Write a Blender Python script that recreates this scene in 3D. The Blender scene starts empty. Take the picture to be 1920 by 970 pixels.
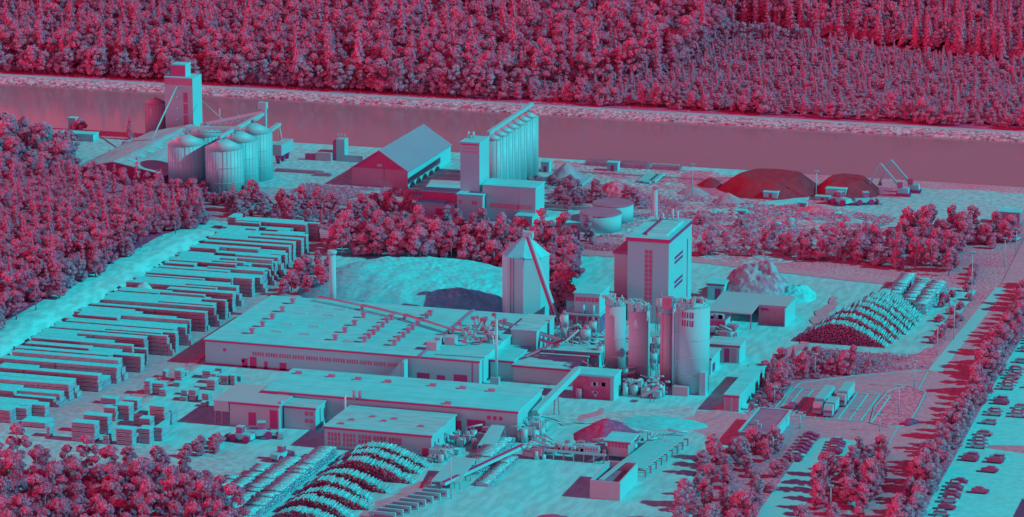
import bpy, math, random
import numpy as np
from mathutils import Vector, noise

# ------------------------------------------------------------------ camera, sky, sun, exposure
S = bpy.context.scene
COL = S.collection
R = math.radians
CAM_H, F_PX, PITCH, YAW = 245.0, 6200.0, R(13.4), R(16.9)
cam = bpy.data.objects.new("camera", bpy.data.cameras.new("camera"))
COL.objects.link(cam)
cam.location = (0, 0, CAM_H)
cam.rotation_euler = (R(90) - PITCH, 0, YAW)
cam.data.lens = 36.0 * F_PX / 1920
cam.data.sensor_width = 36
cam.data.clip_start = 1.0
cam.data.clip_end = 20000
S.camera = cam

SUN_EL = R(33)
SUN_H = Vector((0.999, 0.04, 0)).normalized()
SUN_DIR = Vector((SUN_H.x * math.cos(SUN_EL), SUN_H.y * math.cos(SUN_EL), math.sin(SUN_EL)))

world = bpy.data.worlds.new("World")
S.world = world
world.use_nodes = True
nt = world.node_tree
nt.nodes.clear()
w_out = nt.nodes.new('ShaderNodeOutputWorld')
w_bg = nt.nodes.new('ShaderNodeBackground')
w_sky = nt.nodes.new('ShaderNodeTexSky')
w_sky.sky_type = 'NISHITA'
w_sky.sun_disc = False
w_sky.sun_elevation = SUN_EL
w_sky.sun_rotation = math.atan2(SUN_H.x, SUN_H.y)
w_bw = nt.nodes.new('ShaderNodeRGBToBW')
w_tc = nt.nodes.new('ShaderNodeTexCoord')
w_dot = nt.nodes.new('ShaderNodeVectorMath'); w_dot.operation = 'DOT_PRODUCT'
w_dot.inputs[1].default_value = tuple(Vector((0.80, 0.60, 0)).normalized())
w_mr = nt.nodes.new('ShaderNodeMapRange'); w_mr.interpolation_type = 'SMOOTHSTEP'
w_mr.inputs[1].default_value = -0.65; w_mr.inputs[2].default_value = 0.35
w_mix = nt.nodes.new('ShaderNodeMix'); w_mix.data_type = 'RGBA'
w_mix.inputs[6].default_value = (8.0, 0.10, 0.85, 1)      # crimson light from the part of the sky away from the sun
w_mix.inputs[7].default_value = (0.6, 0.12, 0.25, 1)      # dim light round the sun
w_sep = nt.nodes.new('ShaderNodeSeparateXYZ')
w_hz = nt.nodes.new('ShaderNodeMapRange'); w_hz.interpolation_type = 'SMOOTHSTEP'
w_hz.inputs[1].default_value = 0.10; w_hz.inputs[2].default_value = 0.45; w_hz.inputs[3].default_value = 1.0; w_hz.inputs[4].default_value = 0.0
w_mix2 = nt.nodes.new('ShaderNodeMix'); w_mix2.data_type = 'RGBA'
w_mix2.inputs[7].default_value = (17.0, 1.8, 2.8, 1)       # fill band added low in the sky, away from the sun
w_mul = nt.nodes.new('ShaderNodeVectorMath'); w_mul.operation = 'MULTIPLY'
L = nt.links.new
L(w_sky.outputs[0], w_bw.inputs[0])
L(w_tc.outputs['Generated'], w_dot.inputs[0])
L(w_tc.outputs['Generated'], w_sep.inputs[0])
L(w_sep.outputs[2], w_hz.inputs[0])
L(w_dot.outputs['Value'], w_mr.inputs[0])
L(w_mr.outputs[0], w_mix.inputs[0])
L(w_mix.outputs[2], w_mix2.inputs[6])
w_inv = nt.nodes.new('ShaderNodeMath'); w_inv.operation = 'SUBTRACT'; w_inv.inputs[0].default_value = 1.0
w_fac = nt.nodes.new('ShaderNodeMath'); w_fac.operation = 'MULTIPLY'
L(w_mr.outputs[0], w_inv.inputs[1]); L(w_inv.outputs[0], w_fac.inputs[0]); L(w_hz.outputs[0], w_fac.inputs[1])
L(w_fac.outputs[0], w_mix2.inputs[0])
L(w_mix2.outputs[2], w_mul.inputs[0])
L(w_bw.outputs[0], w_mul.inputs[1])
L(w_mul.outputs[0], w_bg.inputs[0])
w_bg.inputs[1].default_value = 0.12
L(w_bg.outputs[0], w_out.inputs[0])

sun = bpy.data.objects.new("sun", bpy.data.lights.new("sun", 'SUN'))
COL.objects.link(sun)
sun.data.energy = 3.55
sun.data.color = (0.0, 0.84, 0.87)       # the photograph is a crimson and teal duotone: its light is teal
sun.data.angle = R(0.5)
sun.rotation_euler = SUN_DIR.to_track_quat('Z', 'Y').to_euler()

S.view_settings.view_transform = 'Standard'
S.view_settings.look = 'None'
S.view_settings.exposure = 0.0
S.view_settings.gamma = 1.0
S.view_settings.use_curve_mapping = False
S.render.engine = 'CYCLES'
cy = S.cycles
cy.max_bounces = 6; cy.diffuse_bounces = 5; cy.glossy_bounces = 2; cy.transmission_bounces = 2
cy.transparent_max_bounces = 4
cy.use_denoising = True
cy.caustics_reflective = False; cy.caustics_refractive = False

rng = random.Random(7)
nrg = np.random.default_rng(7)

# ------------------------------------------------------------------ survey: a pixel of the photograph -> a point of the ground
_fh = np.array([-math.sin(YAW), math.cos(YAW), 0]); _rt = np.array([math.cos(YAW), math.sin(YAW), 0]); _up = np.array([0, 0, 1.])
_fw = _fh * math.cos(PITCH) - _up * math.sin(PITCH); _cu = _fh * math.sin(PITCH) + _up * math.cos(PITCH)
def g(px, py, z=0.0):
    d = _fw * F_PX + _rt * (px - 960) - _cu * (py - 485)
    t = (z - CAM_H) / d[2]
    return (float(d[0] * t), float(d[1] * t))
def gz(px, py, y):
    """the point over world row Y=y that was surveyed at this pixel: x and height"""
    d = _fw * F_PX + _rt * (px - 960) - _cu * (py - 485)
    t = y / d[1]
    return (float(d[0] * t), y, float(CAM_H + d[2] * t))

# ------------------------------------------------------------------ materials
GROUNDS = ('dry grass', 'forest floor', 'mown', 'short lawn', 'rubble', 'worn concrete', 'paved', 'pale packed', 'pale paving', 'pale concrete', 'pale gravel', 'bare sand', 'dark soil', 'asphalt', 'dark asphalt', 'grassy', 'quay')
def tone(c, cap=0.46, lift=0.0):
    """the photograph is printed in two inks: dark things are crimson, pale things teal; the middle value sets where a surface lies"""
    t_ = min(1.0, max(0.0, (c[1] - 0.04) / 0.74))
    return (min(cap, 0.45 + lift - 0.43 * t_ ** 0.66), c[1], c[1] * 1.0 + 0.15 * (1 - t_))
def new_mat(name):
    m = bpy.data.materials.new(name); m.use_nodes = True
    n = m.node_tree.nodes; n.clear()
    out = n.new('ShaderNodeOutputMaterial'); b = n.new('ShaderNodeBsdfPrincipled')
    m.node_tree.links.new(b.outputs[0], out.inputs[0])
    return m, n, m.node_tree.links.new, b, out

def mat(name, rgb, rgb2=None, scale=0.25, rough=0.85, lo=0.35, hi=0.65, spec=0.2, metal=0.0, stripe=None, fine=None, stretch=None, bump=0.0, raw=False):
    m, n, l, b, out = new_mat(name)
    if rgb2 is None: rgb2 = tuple(c * 0.85 for c in rgb)
    cap = 0.34 if name.startswith(GROUNDS) else 0.175
    lift = 0.045 if name.startswith(GROUNDS) else 0.0
    if not raw: rgb, rgb2 = tone(rgb, cap, lift), tone(rgb2, cap, lift)
    geo = n.new('ShaderNodeNewGeometry')
    vec = geo.outputs['Position']
    if stretch:
        mp = n.new('ShaderNodeVectorMath'); mp.operation = 'MULTIPLY'; mp.inputs[1].default_value = stretch
        l(vec, mp.inputs[0]); vec = mp.outputs[0]
    nz = n.new('ShaderNodeTexNoise'); nz.inputs['Scale'].default_value = scale; nz.inputs['Detail'].default_value = 7
    nz.inputs['Roughness'].default_value = 0.62
    l(vec, nz.inputs['Vector'])
    mr = n.new('ShaderNodeMapRange'); mr.inputs[1].default_value = lo; mr.inputs[2].default_value = hi
    l(nz.outputs[0], mr.inputs[0])
    mx = n.new('ShaderNodeMix'); mx.data_type = 'RGBA'
    mx.inputs[6].default_value = (*rgb, 1); mx.inputs[7].default_value = (*rgb2, 1)
    l(mr.outputs[0], mx.inputs[0])
    colr = mx.outputs[2]
    if fine:
        n2 = n.new('ShaderNodeTexNoise'); n2.inputs['Scale'].default_value = fine[0]; n2.inputs['Detail'].default_value = 3
        l(vec, n2.inputs['Vector'])
        m2 = n.new('ShaderNodeMapRange'); m2.inputs[1].default_value = 0.4; m2.inputs[2].default_value = 0.6
        m2.inputs[3].default_value = 1 - fine[1]; m2.inputs[4].default_value = 1 + fine[1]
        l(n2.outputs[0], m2.inputs[0])
        v = n.new('ShaderNodeVectorMath'); v.operation = 'SCALE'; l(colr, v.inputs[0]); l(m2.outputs[0], v.inputs['Scale']); colr = v.outputs[0]
    if stripe:   # (axis, pitch m, strength): profiled sheet, planks
        sx = n.new('ShaderNodeSeparateXYZ'); l(geo.outputs['Position'], sx.inputs[0])
        mu = n.new('ShaderNodeMath'); mu.operation = 'MULTIPLY'; mu.inputs[1].default_value = 2 * math.pi / stripe[1]
        l(sx.outputs[stripe[0]], mu.inputs[0])
        si = n.new('ShaderNodeMath'); si.operation = 'SINE'; l(mu.outputs[0], si.inputs[0])
        m3 = n.new('ShaderNodeMapRange'); m3.inputs[1].default_value = -1; m3.inputs[2].default_value = 1
        m3.inputs[3].default_value = 1 - stripe[2]; m3.inputs[4].default_value = 1 + stripe[2]
        l(si.outputs[0], m3.inputs[0])
        v = n.new('ShaderNodeVectorMath'); v.operation = 'SCALE'; l(colr, v.inputs[0]); l(m3.outputs[0], v.inputs['Scale']); colr = v.outputs[0]
    l(colr, b.inputs['Base Color'])
    b.inputs['Roughness'].default_value = rough; b.inputs['Specular IOR Level'].default_value = spec; b.inputs['Metallic'].default_value = metal
    if bump:
        bp = n.new('ShaderNodeBump'); bp.inputs['Strength'].default_value = 0.7; bp.inputs['Distance'].default_value = bump
        l(nz.outputs[0], bp.inputs['Height']); l(bp.outputs[0], b.inputs['Normal'])
    return m

def leaf_mat(name, a, c, scale=0.35):
    a, c = [(min(0.53, q[0] * 1.6), q[1] + 0.055, q[2] + 0.125) for q in (tone(a, 1), tone(c, 1))]
    m, n, l, b, out = new_mat(name)
    geo = n.new('ShaderNodeNewGeometry'); oi = n.new('ShaderNodeObjectInfo')
    nz = n.new('ShaderNodeTexNoise'); nz.inputs['Scale'].default_value = scale; nz.inputs['Detail'].default_value = 4
    l(geo.outputs['Position'], nz.inputs['Vector'])
    mr = n.new('ShaderNodeMapRange'); mr.inputs[1].default_value = 0.3; mr.inputs[2].default_value = 0.7
    l(nz.outputs[0], mr.inputs[0])
    ad = n.new('ShaderNodeMath'); ad.operation = 'MULTIPLY_ADD'; ad.inputs[1].default_value = 0.5
    pw = n.new('ShaderNodeMath'); pw.operation = 'POWER'; pw.inputs[1].default_value = 2.0; l(oi.outputs['Random'], pw.inputs[0])
    ml = n.new('ShaderNodeMath'); ml.operation = 'MULTIPLY'; ml.inputs[1].default_value = 0.6; l(pw.outputs[0], ml.inputs[0])
    l(mr.outputs[0], ad.inputs[0]); l(ml.outputs[0], ad.inputs[2])
    mx = n.new('ShaderNodeMix'); mx.data_type = 'RGBA'; mx.inputs[6].default_value = (*a, 1); mx.inputs[7].default_value = (*c, 1)
    l(ad.outputs[0], mx.inputs[0])
    l(mx.outputs[2], b.inputs['Base Color']); b.inputs['Roughness'].default_value = 0.75; b.inputs['Specular IOR Level'].default_value = 0.15
    tr = n.new('ShaderNodeBsdfTranslucent'); l(mx.outputs[2], tr.inputs[0])
    ms = n.new('ShaderNodeMixShader'); ms.inputs[0].default_value = 0.42
    l(b.outputs[0], ms.inputs[1]); l(tr.outputs[0], ms.inputs[2]); l(ms.outputs[0], out.inputs[0])
    return m

M = {}
M['ground'] = mat('dry grass and soil', (0.52, 0.20, 0.27), (0.42, 0.34, 0.40), 0.06, fine=(1.2, 0.3))
M['forest_floor'] = mat('forest floor', (0.60, 0.06, 0.12), (0.55, 0.10, 0.16), 0.2)
M['meadow'] = mat('mown grass', (0.50, 0.26, 0.30), (0.45, 0.44, 0.42), 0.12, fine=(0.9, 0.25), stretch=(0.5, 1, 1))
M['lawn'] = mat('short lawn', (0.56, 0.18, 0.20), (0.52, 0.26, 0.27), 0.25, fine=(1.0, 0.25))
M['rubble_ground'] = mat('rubble ground', (0.48, 0.22, 0.30), (0.30, 0.56, 0.62), 0.09, fine=(0.7, 0.35), lo=0.4, hi=0.62)
M['yard'] = mat('worn concrete yard', (0.36, 0.58, 0.50), (0.30, 0.78, 0.62), 0.06, fine=(0.5, 0.10), stretch=(1, 0.3, 1))
M['lumber_yard'] = mat('paved yard', (0.44, 0.36, 0.42), (0.38, 0.48, 0.50), 0.05, fine=(0.5, 0.1))
M['bright_lot'] = mat('pale concrete lot', (0.26, 0.82, 0.68), (0.28, 0.74, 0.63), 0.05, fine=(0.5, 0.06))
M['sand'] = mat('bare sand', (0.27, 0.80, 0.70), (0.34, 0.62, 0.58), 0.09, fine=(0.5, 0.12), stretch=(1, 0.4, 1))
M['pale_dirt'] = mat('pale packed dirt', (0.33, 0.50, 0.56), (0.28, 0.62, 0.67), 0.07, fine=(0.5, 0.15))
M['dark_dirt'] = mat('dark soil', (0.58, 0.14, 0.21), (0.50, 0.22, 0.30), 0.1, fine=(0.7, 0.2))
M['asphalt'] = mat('asphalt', (0.45, 0.28, 0.41), (0.42, 0.32, 0.45), 0.12, fine=(0.6, 0.08))
M['ground_dark'] = mat('dark asphalt', (0.52, 0.25, 0.33), (0.48, 0.29, 0.37), 0.1, fine=(0.6, 0.1))  # tone of the painted shadow band and the dark yard patch
M['paving'] = mat('pale paving', (0.30, 0.68, 0.64), (0.33, 0.62, 0.58), 0.2)
M['line_paint'] = mat('white road paint', (0.24, 0.9, 0.80), (0.28, 0.8, 0.72), 0.6)
M['kerb'] = mat('kerb stone', (0.30, 0.60, 0.66), (0.32, 0.52, 0.58), 0.5)
M['quay'] = mat('quay stone', (0.50, 0.25, 0.33), (0.40, 0.40, 0.46), 0.4)
M['bank'] = mat('grassy stone bank', (0.52, 0.27, 0.28), (0.34, 0.42, 0.52), 0.22, fine=(0.8, 0.4), lo=0.42, hi=0.62)
M['path'] = mat('pale gravel path', (0.26, 0.66, 0.72), (0.32, 0.55, 0.6), 0.15)

M['roof_pale'] = mat('pale flat roof', (0.20, 0.76, 0.80), (0.22, 0.66, 0.75), 0.05, stretch=(0.4, 1.5, 1), fine=(0.3, 0.06), stripe=(0, 5.4, 0.018))
M['roof_pale_worn'] = mat('weathered pale roof', (0.24, 0.68, 0.72), (0.30, 0.56, 0.62), 0.12, fine=(0.5, 0.1), stretch=(0.35, 1.6, 1))
M['roof_grey'] = mat('grey sheet roof', (0.34, 0.50, 0.58), (0.36, 0.46, 0.54), 0.1, stripe=(1, 1.2, 0.04))
M['roof_barn'] = mat('fibre cement roof', (0.40, 0.31, 0.55), (0.42, 0.28, 0.52), 0.06, stripe=(1, 1.1, 0.05))
M['roof_shed'] = mat('old corrugated roof', (0.42, 0.40, 0.47), (0.30, 0.58, 0.64), 0.14, fine=(0.4, 0.1), stretch=(1, 0.25, 1))
M['roof_dark'] = mat('dark felt roof', (0.55, 0.16, 0.23), (0.50, 0.22, 0.29), 0.25)
M['wall_white'] = mat('pale sheet wall', (0.30, 0.60, 0.64), (0.32, 0.56, 0.60), 0.1, stripe=(0, 0.9, 0.02))
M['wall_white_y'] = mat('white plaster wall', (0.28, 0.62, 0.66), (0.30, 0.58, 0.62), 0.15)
M['wall_mid'] = mat('grey sheet wall', (0.38, 0.44, 0.50), (0.36, 0.48, 0.54), 0.15, stripe=(0, 0.8, 0.03))
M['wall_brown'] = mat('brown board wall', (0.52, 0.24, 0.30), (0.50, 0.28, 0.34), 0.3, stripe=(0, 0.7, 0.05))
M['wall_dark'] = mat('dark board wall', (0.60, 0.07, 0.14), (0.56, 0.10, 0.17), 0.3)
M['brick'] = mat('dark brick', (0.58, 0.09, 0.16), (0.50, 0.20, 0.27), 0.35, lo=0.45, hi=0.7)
M['trim_dark'] = mat('dark trim', (0.62, 0.06, 0.12), None, 0.5)
M['glass'] = mat('window glass', (0.55, 0.07, 0.13), (0.45, 0.14, 0.20), 0.8, rough=0.15, spec=0.5)
M['steel'] = mat('galvanised steel', (0.28, 0.62, 0.66), (0.32, 0.54, 0.60), 0.5, rough=0.5, spec=0.4)
M['steel_rib'] = mat('ribbed galvanised steel', (0.30, 0.66, 0.65), (0.36, 0.56, 0.55), 0.5, rough=0.5, spec=0.4, stretch=(1, 1, 0.05))
M['steel_dark'] = mat('rusty steel', (0.54, 0.18, 0.25), (0.46, 0.28, 0.34), 0.6)
M['concrete'] = mat('concrete', (0.34, 0.52, 0.57), (0.36, 0.46, 0.52), 0.25, stretch=(1, 1, 0.3))
M['concrete_dim'] = mat('weathered concrete', (0.42, 0.38, 0.45), (0.38, 0.46, 0.52), 0.3, stretch=(1, 1, 0.2))
M['lumber'] = mat('sawn timber', (0.24, 0.44, 0.72), (0.28, 0.36, 0.65), 0.5, stripe=(2, 0.30, 0.06), fine=(1.2, 0.08))
M['cover'] = mat('pale cover board', (0, 0.86, 0), (0, 0.76, 0), 0.4, fine=(0.9, 0.06))
M['lumber2'] = mat('weathered sawn timber', (0.30, 0.36, 0.63), (0.36, 0.28, 0.54), 0.5, stripe=(2, 0.30, 0.08), fine=(1.2, 0.1))
M['spacer'] = mat('timber spacers', (0.55, 0.10, 0.16), None, 0.6)
M['bark'] = mat('bark', (0.34, 0.80, 0.57), (0.50, 0.42, 0.31), 0.9, fine=(2.2, 0.3))
M['log_end'] = mat('cut log ends', (0.54, 0.16, 0.22), (0.62, 0.05, 0.10), 1.3, lo=0.42, hi=0.58)  # dark end colour holds the shade of the camera-facing side
M['sawdust'] = mat('sawdust', (0.22, 0.78, 0.78), (0.25, 0.70, 0.73), 0.25, bump=0.5, fine=(0.8, 0.06))
M['chips'] = mat('wood chips', (0.30, 0.50, 0.66), (0.46, 0.20, 0.41), 0.35, lo=0.40, hi=0.6, bump=0.8)
M['bark_mulch'] = mat('bark mulch', (0.60, 0.08, 0.14), (0.48, 0.24, 0.30), 0.9, lo=0.5, hi=0.75, bump=0.3)
M['coal'] = mat('coal', (0.155, 0.026, 0.06), (0.165, 0.05, 0.085), 0.4, bump=0.3, raw=True)
M['soil_heap'] = mat('heaped soil', (0.48, 0.26, 0.33), (0.36, 0.42, 0.48), 0.25, bump=0.4)
M['paint_white'] = mat('white paint', (0.24, 0.70, 0.74), None, 0.5, rough=0.4, spec=0.4)
M['paint_mid'] = mat('grey paint', (0.38, 0.40, 0.47), None, 0.5, rough=0.35, spec=0.5)
M['paint_dark'] = mat('dark red paint', (0.58, 0.09, 0.15), None, 0.5, rough=0.35, spec=0.5)
M['tyre'] = mat('tyre rubber', (0.52, 0.04, 0.09), None, 0.5)
M['trunk'] = mat('tree bark', (0.52, 0.14, 0.20), (0.44, 0.28, 0.34), 0.9)
M['lamp'] = mat('lamp housing', (0.22, 0.76, 0.80), None, 0.5)
M['leaf_broad'] = leaf_mat('broad leaves', (0, 0.19, 0), (0, 0.31, 0))
M['leaf_pine'] = leaf_mat('needles', (0, 0.17, 0), (0, 0.25, 0))
M['leaf_young'] = leaf_mat('young foliage', (0, 0.21, 0), (0, 0.31, 0))
M['leaf_pale'] = leaf_mat('pale leaves', (0, 0.27, 0), (0, 0.50, 0))
M['leaf_shrub'] = leaf_mat('shrub leaves', (0, 0.20, 0), (0, 0.38, 0))

mw, n, l, b, _o = new_mat('canal water')
b.inputs['Base Color'].default_value = (0.24, 0.19, 0.26, 1)
b.inputs['Roughness'].default_value = 0.10; b.inputs['IOR'].default_value = 1.33; b.inputs['Specular IOR Level'].default_value = 0.5
_g = n.new('ShaderNodeNewGeometry'); _v = n.new('ShaderNodeVectorMath'); _v.operation = 'MULTIPLY'; _v.inputs[1].default_value = (0.25, 1, 1)
_n = n.new('ShaderNodeTexNoise'); _n.inputs['Scale'].default_value = 0.35; _n.inputs['Detail'].default_value = 4
_b = n.new('ShaderNodeBump'); _b.inputs['Strength'].default_value = 0.12; _b.inputs['Distance'].default_value = 0.3
l(_g.outputs['Position'], _v.inputs[0]); l(_v.outputs[0], _n.inputs['Vector']); l(_n.outputs[0], _b.inputs['Height']); l(_b.outputs[0], b.inputs['Normal'])
M['water'] = mw

# ------------------------------------------------------------------ mesh builder (everything in world metres, origin subtracted on build)
class MB:
    def __init__(s): s.v = []; s.f = []; s.mi = []; s.cur = 0; s.sm = []; s.smooth = False
    def add(s, vs, fs):
        o = len(s.v); s.v += [tuple(p) for p in vs]
        for f in fs: s.f.append(tuple(i + o for i in f)); s.mi.append(s.cur); s.sm.append(s.smooth)
        return s
    def box(s, x0, x1, y0, y1, z0, z1):
        return s.add([(x0, y0, z0), (x1, y0, z0), (x1, y1, z0), (x0, y1, z0), (x0, y0, z1), (x1, y0, z1), (x1, y1, z1), (x0, y1, z1)],
              [(0, 3, 2, 1), (4, 5, 6, 7), (0, 1, 5, 4), (1, 2, 6, 5), (2, 3, 7, 6), (3, 0, 4, 7)])
    def prism(s, poly, z0, z1):
        n = len(poly)
        return s.add([(x, y, z0) for x, y in poly] + [(x, y, z1) for x, y in poly],
              [tuple(range(n))[::-1], tuple(range(n, 2 * n))] + [(i, (i + 1) % n, n + (i + 1) % n, n + i) for i in range(n)])
    def prof_y(s, poly, y0, y1):      # polygon in XZ (counter-clockwise seen from -Y) extruded along Y
        n = len(poly)
        return s.add([(x, y0, z) for x, z in poly] + [(x, y1, z) for x, z in poly],
              [tuple(range(n)), tuple(range(n, 2 * n))[::-1]] + [(i, n + i, n + (i + 1) % n, (i + 1) % n) for i in range(n)])
    def prof_x(s, poly, x0, x1):      # polygon in YZ extruded along X
        n = len(poly)
        return s.add([(x0, y, z) for y, z in poly] + [(x1, y, z) for y, z in poly],
              [tuple(range(n))[::-1], tuple(range(n, 2 * n))] + [(i, (i + 1) % n, n + (i + 1) % n, n + i) for i in range(n)])
    def cyl(s, x, y, r, z0, z1, n=24, r2=None, smooth=True):
        r2 = r if r2 is None else r2
        k = s.smooth; o = len(s.v)
        a = [2 * math.pi * i / n for i in range(n)]
        if r2 < 1e-4:
            s.v += [(x + r * math.cos(t), y + r * math.sin(t), z0) for t in a] + [(x, y, z1)]
            for i in range(n): s.f.append((o + i, o + (i + 1) % n, o + n)); s.mi.append(s.cur); s.sm.append(smooth)
            s.f.append(tuple(range(o, o + n))[::-1]); s.mi.append(s.cur); s.sm.append(False)
            return s
        s.v += [(x + r * math.cos(t), y + r * math.sin(t), z0) for t in a] + [(x + r2 * math.cos(t), y + r2 * math.sin(t), z1) for t in a]
        for i in range(n): s.f.append((o + i, o + (i + 1) % n, o + n + (i + 1) % n, o + n + i)); s.mi.append(s.cur); s.sm.append(smooth)
        for c in (tuple(range(o, o + n))[::-1], tuple(range(o + n, o + 2 * n))): s.f.append(c); s.mi.append(s.cur); s.sm.append(False)
        return s
    def beam(s, p, q, w, h):
        p = Vector(p); q = Vector(q); d = (q - p).normalized()
        u = d.cross(Vector((0, 0, 1)))
        u = Vector((1, 0, 0)) if u.length < 1e-3 else u.normalized()
        t = u.cross(d).normalized(); u = u * w / 2; t = t * h / 2
        vs = [p - u - t, p + u - t, p + u + t, p - u + t, q - u - t, q + u - t, q + u + t, q - u + t]
        return s.add(vs, [(0, 1, 2, 3), (7, 6, 5, 4), (0, 4, 5, 1), (1, 5, 6, 2), (2, 6, 7, 3), (3, 7, 4, 0)])
    def tube(s, p, q, r, n=8, r2=None):
        r2 = r if r2 is None else r2
        p = Vector(p); q = Vector(q); d = (q - p).normalized()
        u = d.cross(Vector((0, 0, 1)))
        u = Vector((1, 0, 0)) if u.length < 1e-3 else u.normalized()
        t = d.cross(u); o = len(s.v)
        for c, rr in ((p, r), (q, r2)):
            for i in range(n):
                a = 2 * math.pi * i / n; s.v.append(tuple(c + u * (rr * math.cos(a)) + t * (rr * math.sin(a))))
        for i in range(n): s.f.append((o + i, o + (i + 1) % n, o + n + (i + 1) % n, o + n + i)); s.mi.append(s.cur); s.sm.append(True)
        for c in (tuple(range(o, o + n))[::-1], tuple(range(o + n, o + 2 * n))): s.f.append(c); s.mi.append(s.cur); s.sm.append(False)
        return s
    def mesh(s, name, mats, org=(0, 0, 0)):
        me = bpy.data.meshes.new(name)
        me.from_pydata([(x - org[0], y - org[1], z - org[2]) for x, y, z in s.v], [], s.f)
        for m in (mats if isinstance(mats, (list, tuple)) else [mats]): me.materials.append(M[m] if isinstance(m, str) else m)
        me.polygons.foreach_set('material_index', s.mi); me.polygons.foreach_set('use_smooth', s.sm)
        me.update()
        return me
    def part(s, name, mats, parent, label=None):
        o = bpy.data.objects.new(name, s.mesh(name, mats, tuple(parent['_o']) if '_o' in parent else (0, 0, 0)))
        COL.objects.link(o); o.parent = parent
        o['_o'] = tuple(parent['_o']) if '_o' in parent else (0, 0, 0)
        if label: o['label'] = label
        return o
    def thing(s, name, mats, label, cat, group=None, kind=None):
        xs = np.array(s.v); org = (float((xs[:, 0].min() + xs[:, 0].max()) / 2), float((xs[:, 1].min() + xs[:, 1].max()) / 2), float(xs[:, 2].min()))
        o = bpy.data.objects.new(name, s.mesh(name, mats, org)); o.location = org
        COL.objects.link(o); o['_o'] = org
        return tag(o, label, cat, group, kind)
    def struct(s, name, mats):
        o = bpy.data.objects.new(name, s.mesh(name, mats)); COL.objects.link(o); o['kind'] = 'structure'
        return o

def tag(o, label, cat, group=None, kind=None):
    o['label'] = label; o['category'] = cat
    if group: o['group'] = group
    if kind: o['kind'] = kind
    return o
def root(name, label, cat, loc, group=None):
    o = bpy.data.objects.new(name, None); COL.objects.link(o)
    o.location = loc; o['_o'] = tuple(loc); o.empty_display_size = 0.5
    return tag(o, label, cat, group)
def local(name, label, cat, group=None):      # a root whose parts are modelled round the origin
    return root(name, label, cat, (0, 0, 0), group)
def dup(r, loc, rz=0.0, sc=(1, 1, 1), label=None, group=None):
    c = r.copy(); COL.objects.link(c); c.location = loc; c.rotation_euler = (0, 0, rz); c.scale = sc
    if label: c['label'] = label
    if group: c['group'] = group
    for ch in r.children:
        d = ch.copy(); COL.objects.link(d); d.parent = c
        for gc in ch.children:
            e = gc.copy(); COL.objects.link(e); e.parent = d
    return c

_lay = [0.0]
def clean_poly(name, pts, z, m):
    _lay[0] += 0.008; z = 0.01 + _lay[0]
    MB().add([(x, y, z) for x, y in pts], [tuple(range(len(pts)))]).struct(name, m)
SOFT = {'sand_lot', 'meadow', 'scrap_ground', 'pale_field', 'coal_ground', 'dirt_track', 'green_strip', 'lawn_strip', 'log_yard', 'pale_dust', 'tank_yard', 'dark_patch'}
def px_poly(name, pts, z, m):
    P = [g(*p) for p in pts][::-1]
    if name in SOFT:
        Q = []
        for (x0, y0), (x1, y1) in zip(P, P[1:] + P[:1]):
            n_ = max(1, int(math.hypot(x1 - x0, y1 - y0) / 1.6))
            for i in range(n_):
                x, y = x0 + (x1 - x0) * i / n_, y0 + (y1 - y0) * i / n_
                a = Vector((x * 0.16, y * 0.16, 3.3)); Q.append((x + 2.6 * noise.noise(a) + 1.0 * noise.noise(a * 4), y + 3.2 * noise.noise(a + Vector((40, 7, 0))) + 1.2 * noise.noise(a * 4 + Vector((9, 9, 9)))))
        P = Q
    clean_poly(name, P, z, m)

# ------------------------------------------------------------------ terrain, canal
YN, YF = 1140.0, 1226.0            # near quay edge, far bank foot
XA, XB = -1600.0, 900.0
prof = [(300, 0), (700, 0), (900, 0), (YN - 0.4, 0), (YN, -0.1), (YN + 0.1, -3.5), (YF - 1, -3.5), (YF + 1.0, -1.0), (YF + 7, 0.6), (YF + 9, 0.8), (1400, 1.2), (2200, 2), (7000, 3)]
t = MB()
for i in range(len(prof) - 1):
    (y0, z0), (y1, z1) = prof[i], prof[i + 1]
    t.cur = 1 if (YN - 1 < y0 < YN + 1) else (2 if YF - 2 < y0 < YF + 6 else (3 if y0 > YF + 8 else 0))
    t.add([(XA, y0, z0), (XB, y0, z0), (XB, y1, z1), (XA, y1, z1)], [(0, 1, 2, 3)])
t.struct('ground', ['ground', 'quay', 'bank', 'forest_floor'])
MB().add([(XA, YN + 0.05, -1.3), (XB, YN + 0.05, -1.3), (XB, YF + 3, -1.3), (XA, YF + 3, -1.3)], [(0, 1, 2, 3)]).struct('water', 'water')
MB().add([(XA, YF + 7.4, 0.68), (XB, YF + 7.4, 0.68), (XB, YF + 10.0, 0.84), (XA, YF + 10.0, 0.84)], [(0, 1, 2, 3)]).struct('path', 'path')
# stony waterline of the far bank
t = MB()
for i in range(420):
    x = rng.uniform(-640, -120); y = YF + rng.uniform(-0.3, 2.6); r = rng.uniform(0.2, 0.65); z = -1.3 + (y - YF) * 0.33
    t.box(x, x + r * 2.2, y, y + r, z - 0.3, z + r)
t.thing('riprap_stones', 'bank', 'pale stones along the waterline of the far canal bank', 'stones', kind='stuff')

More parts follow.
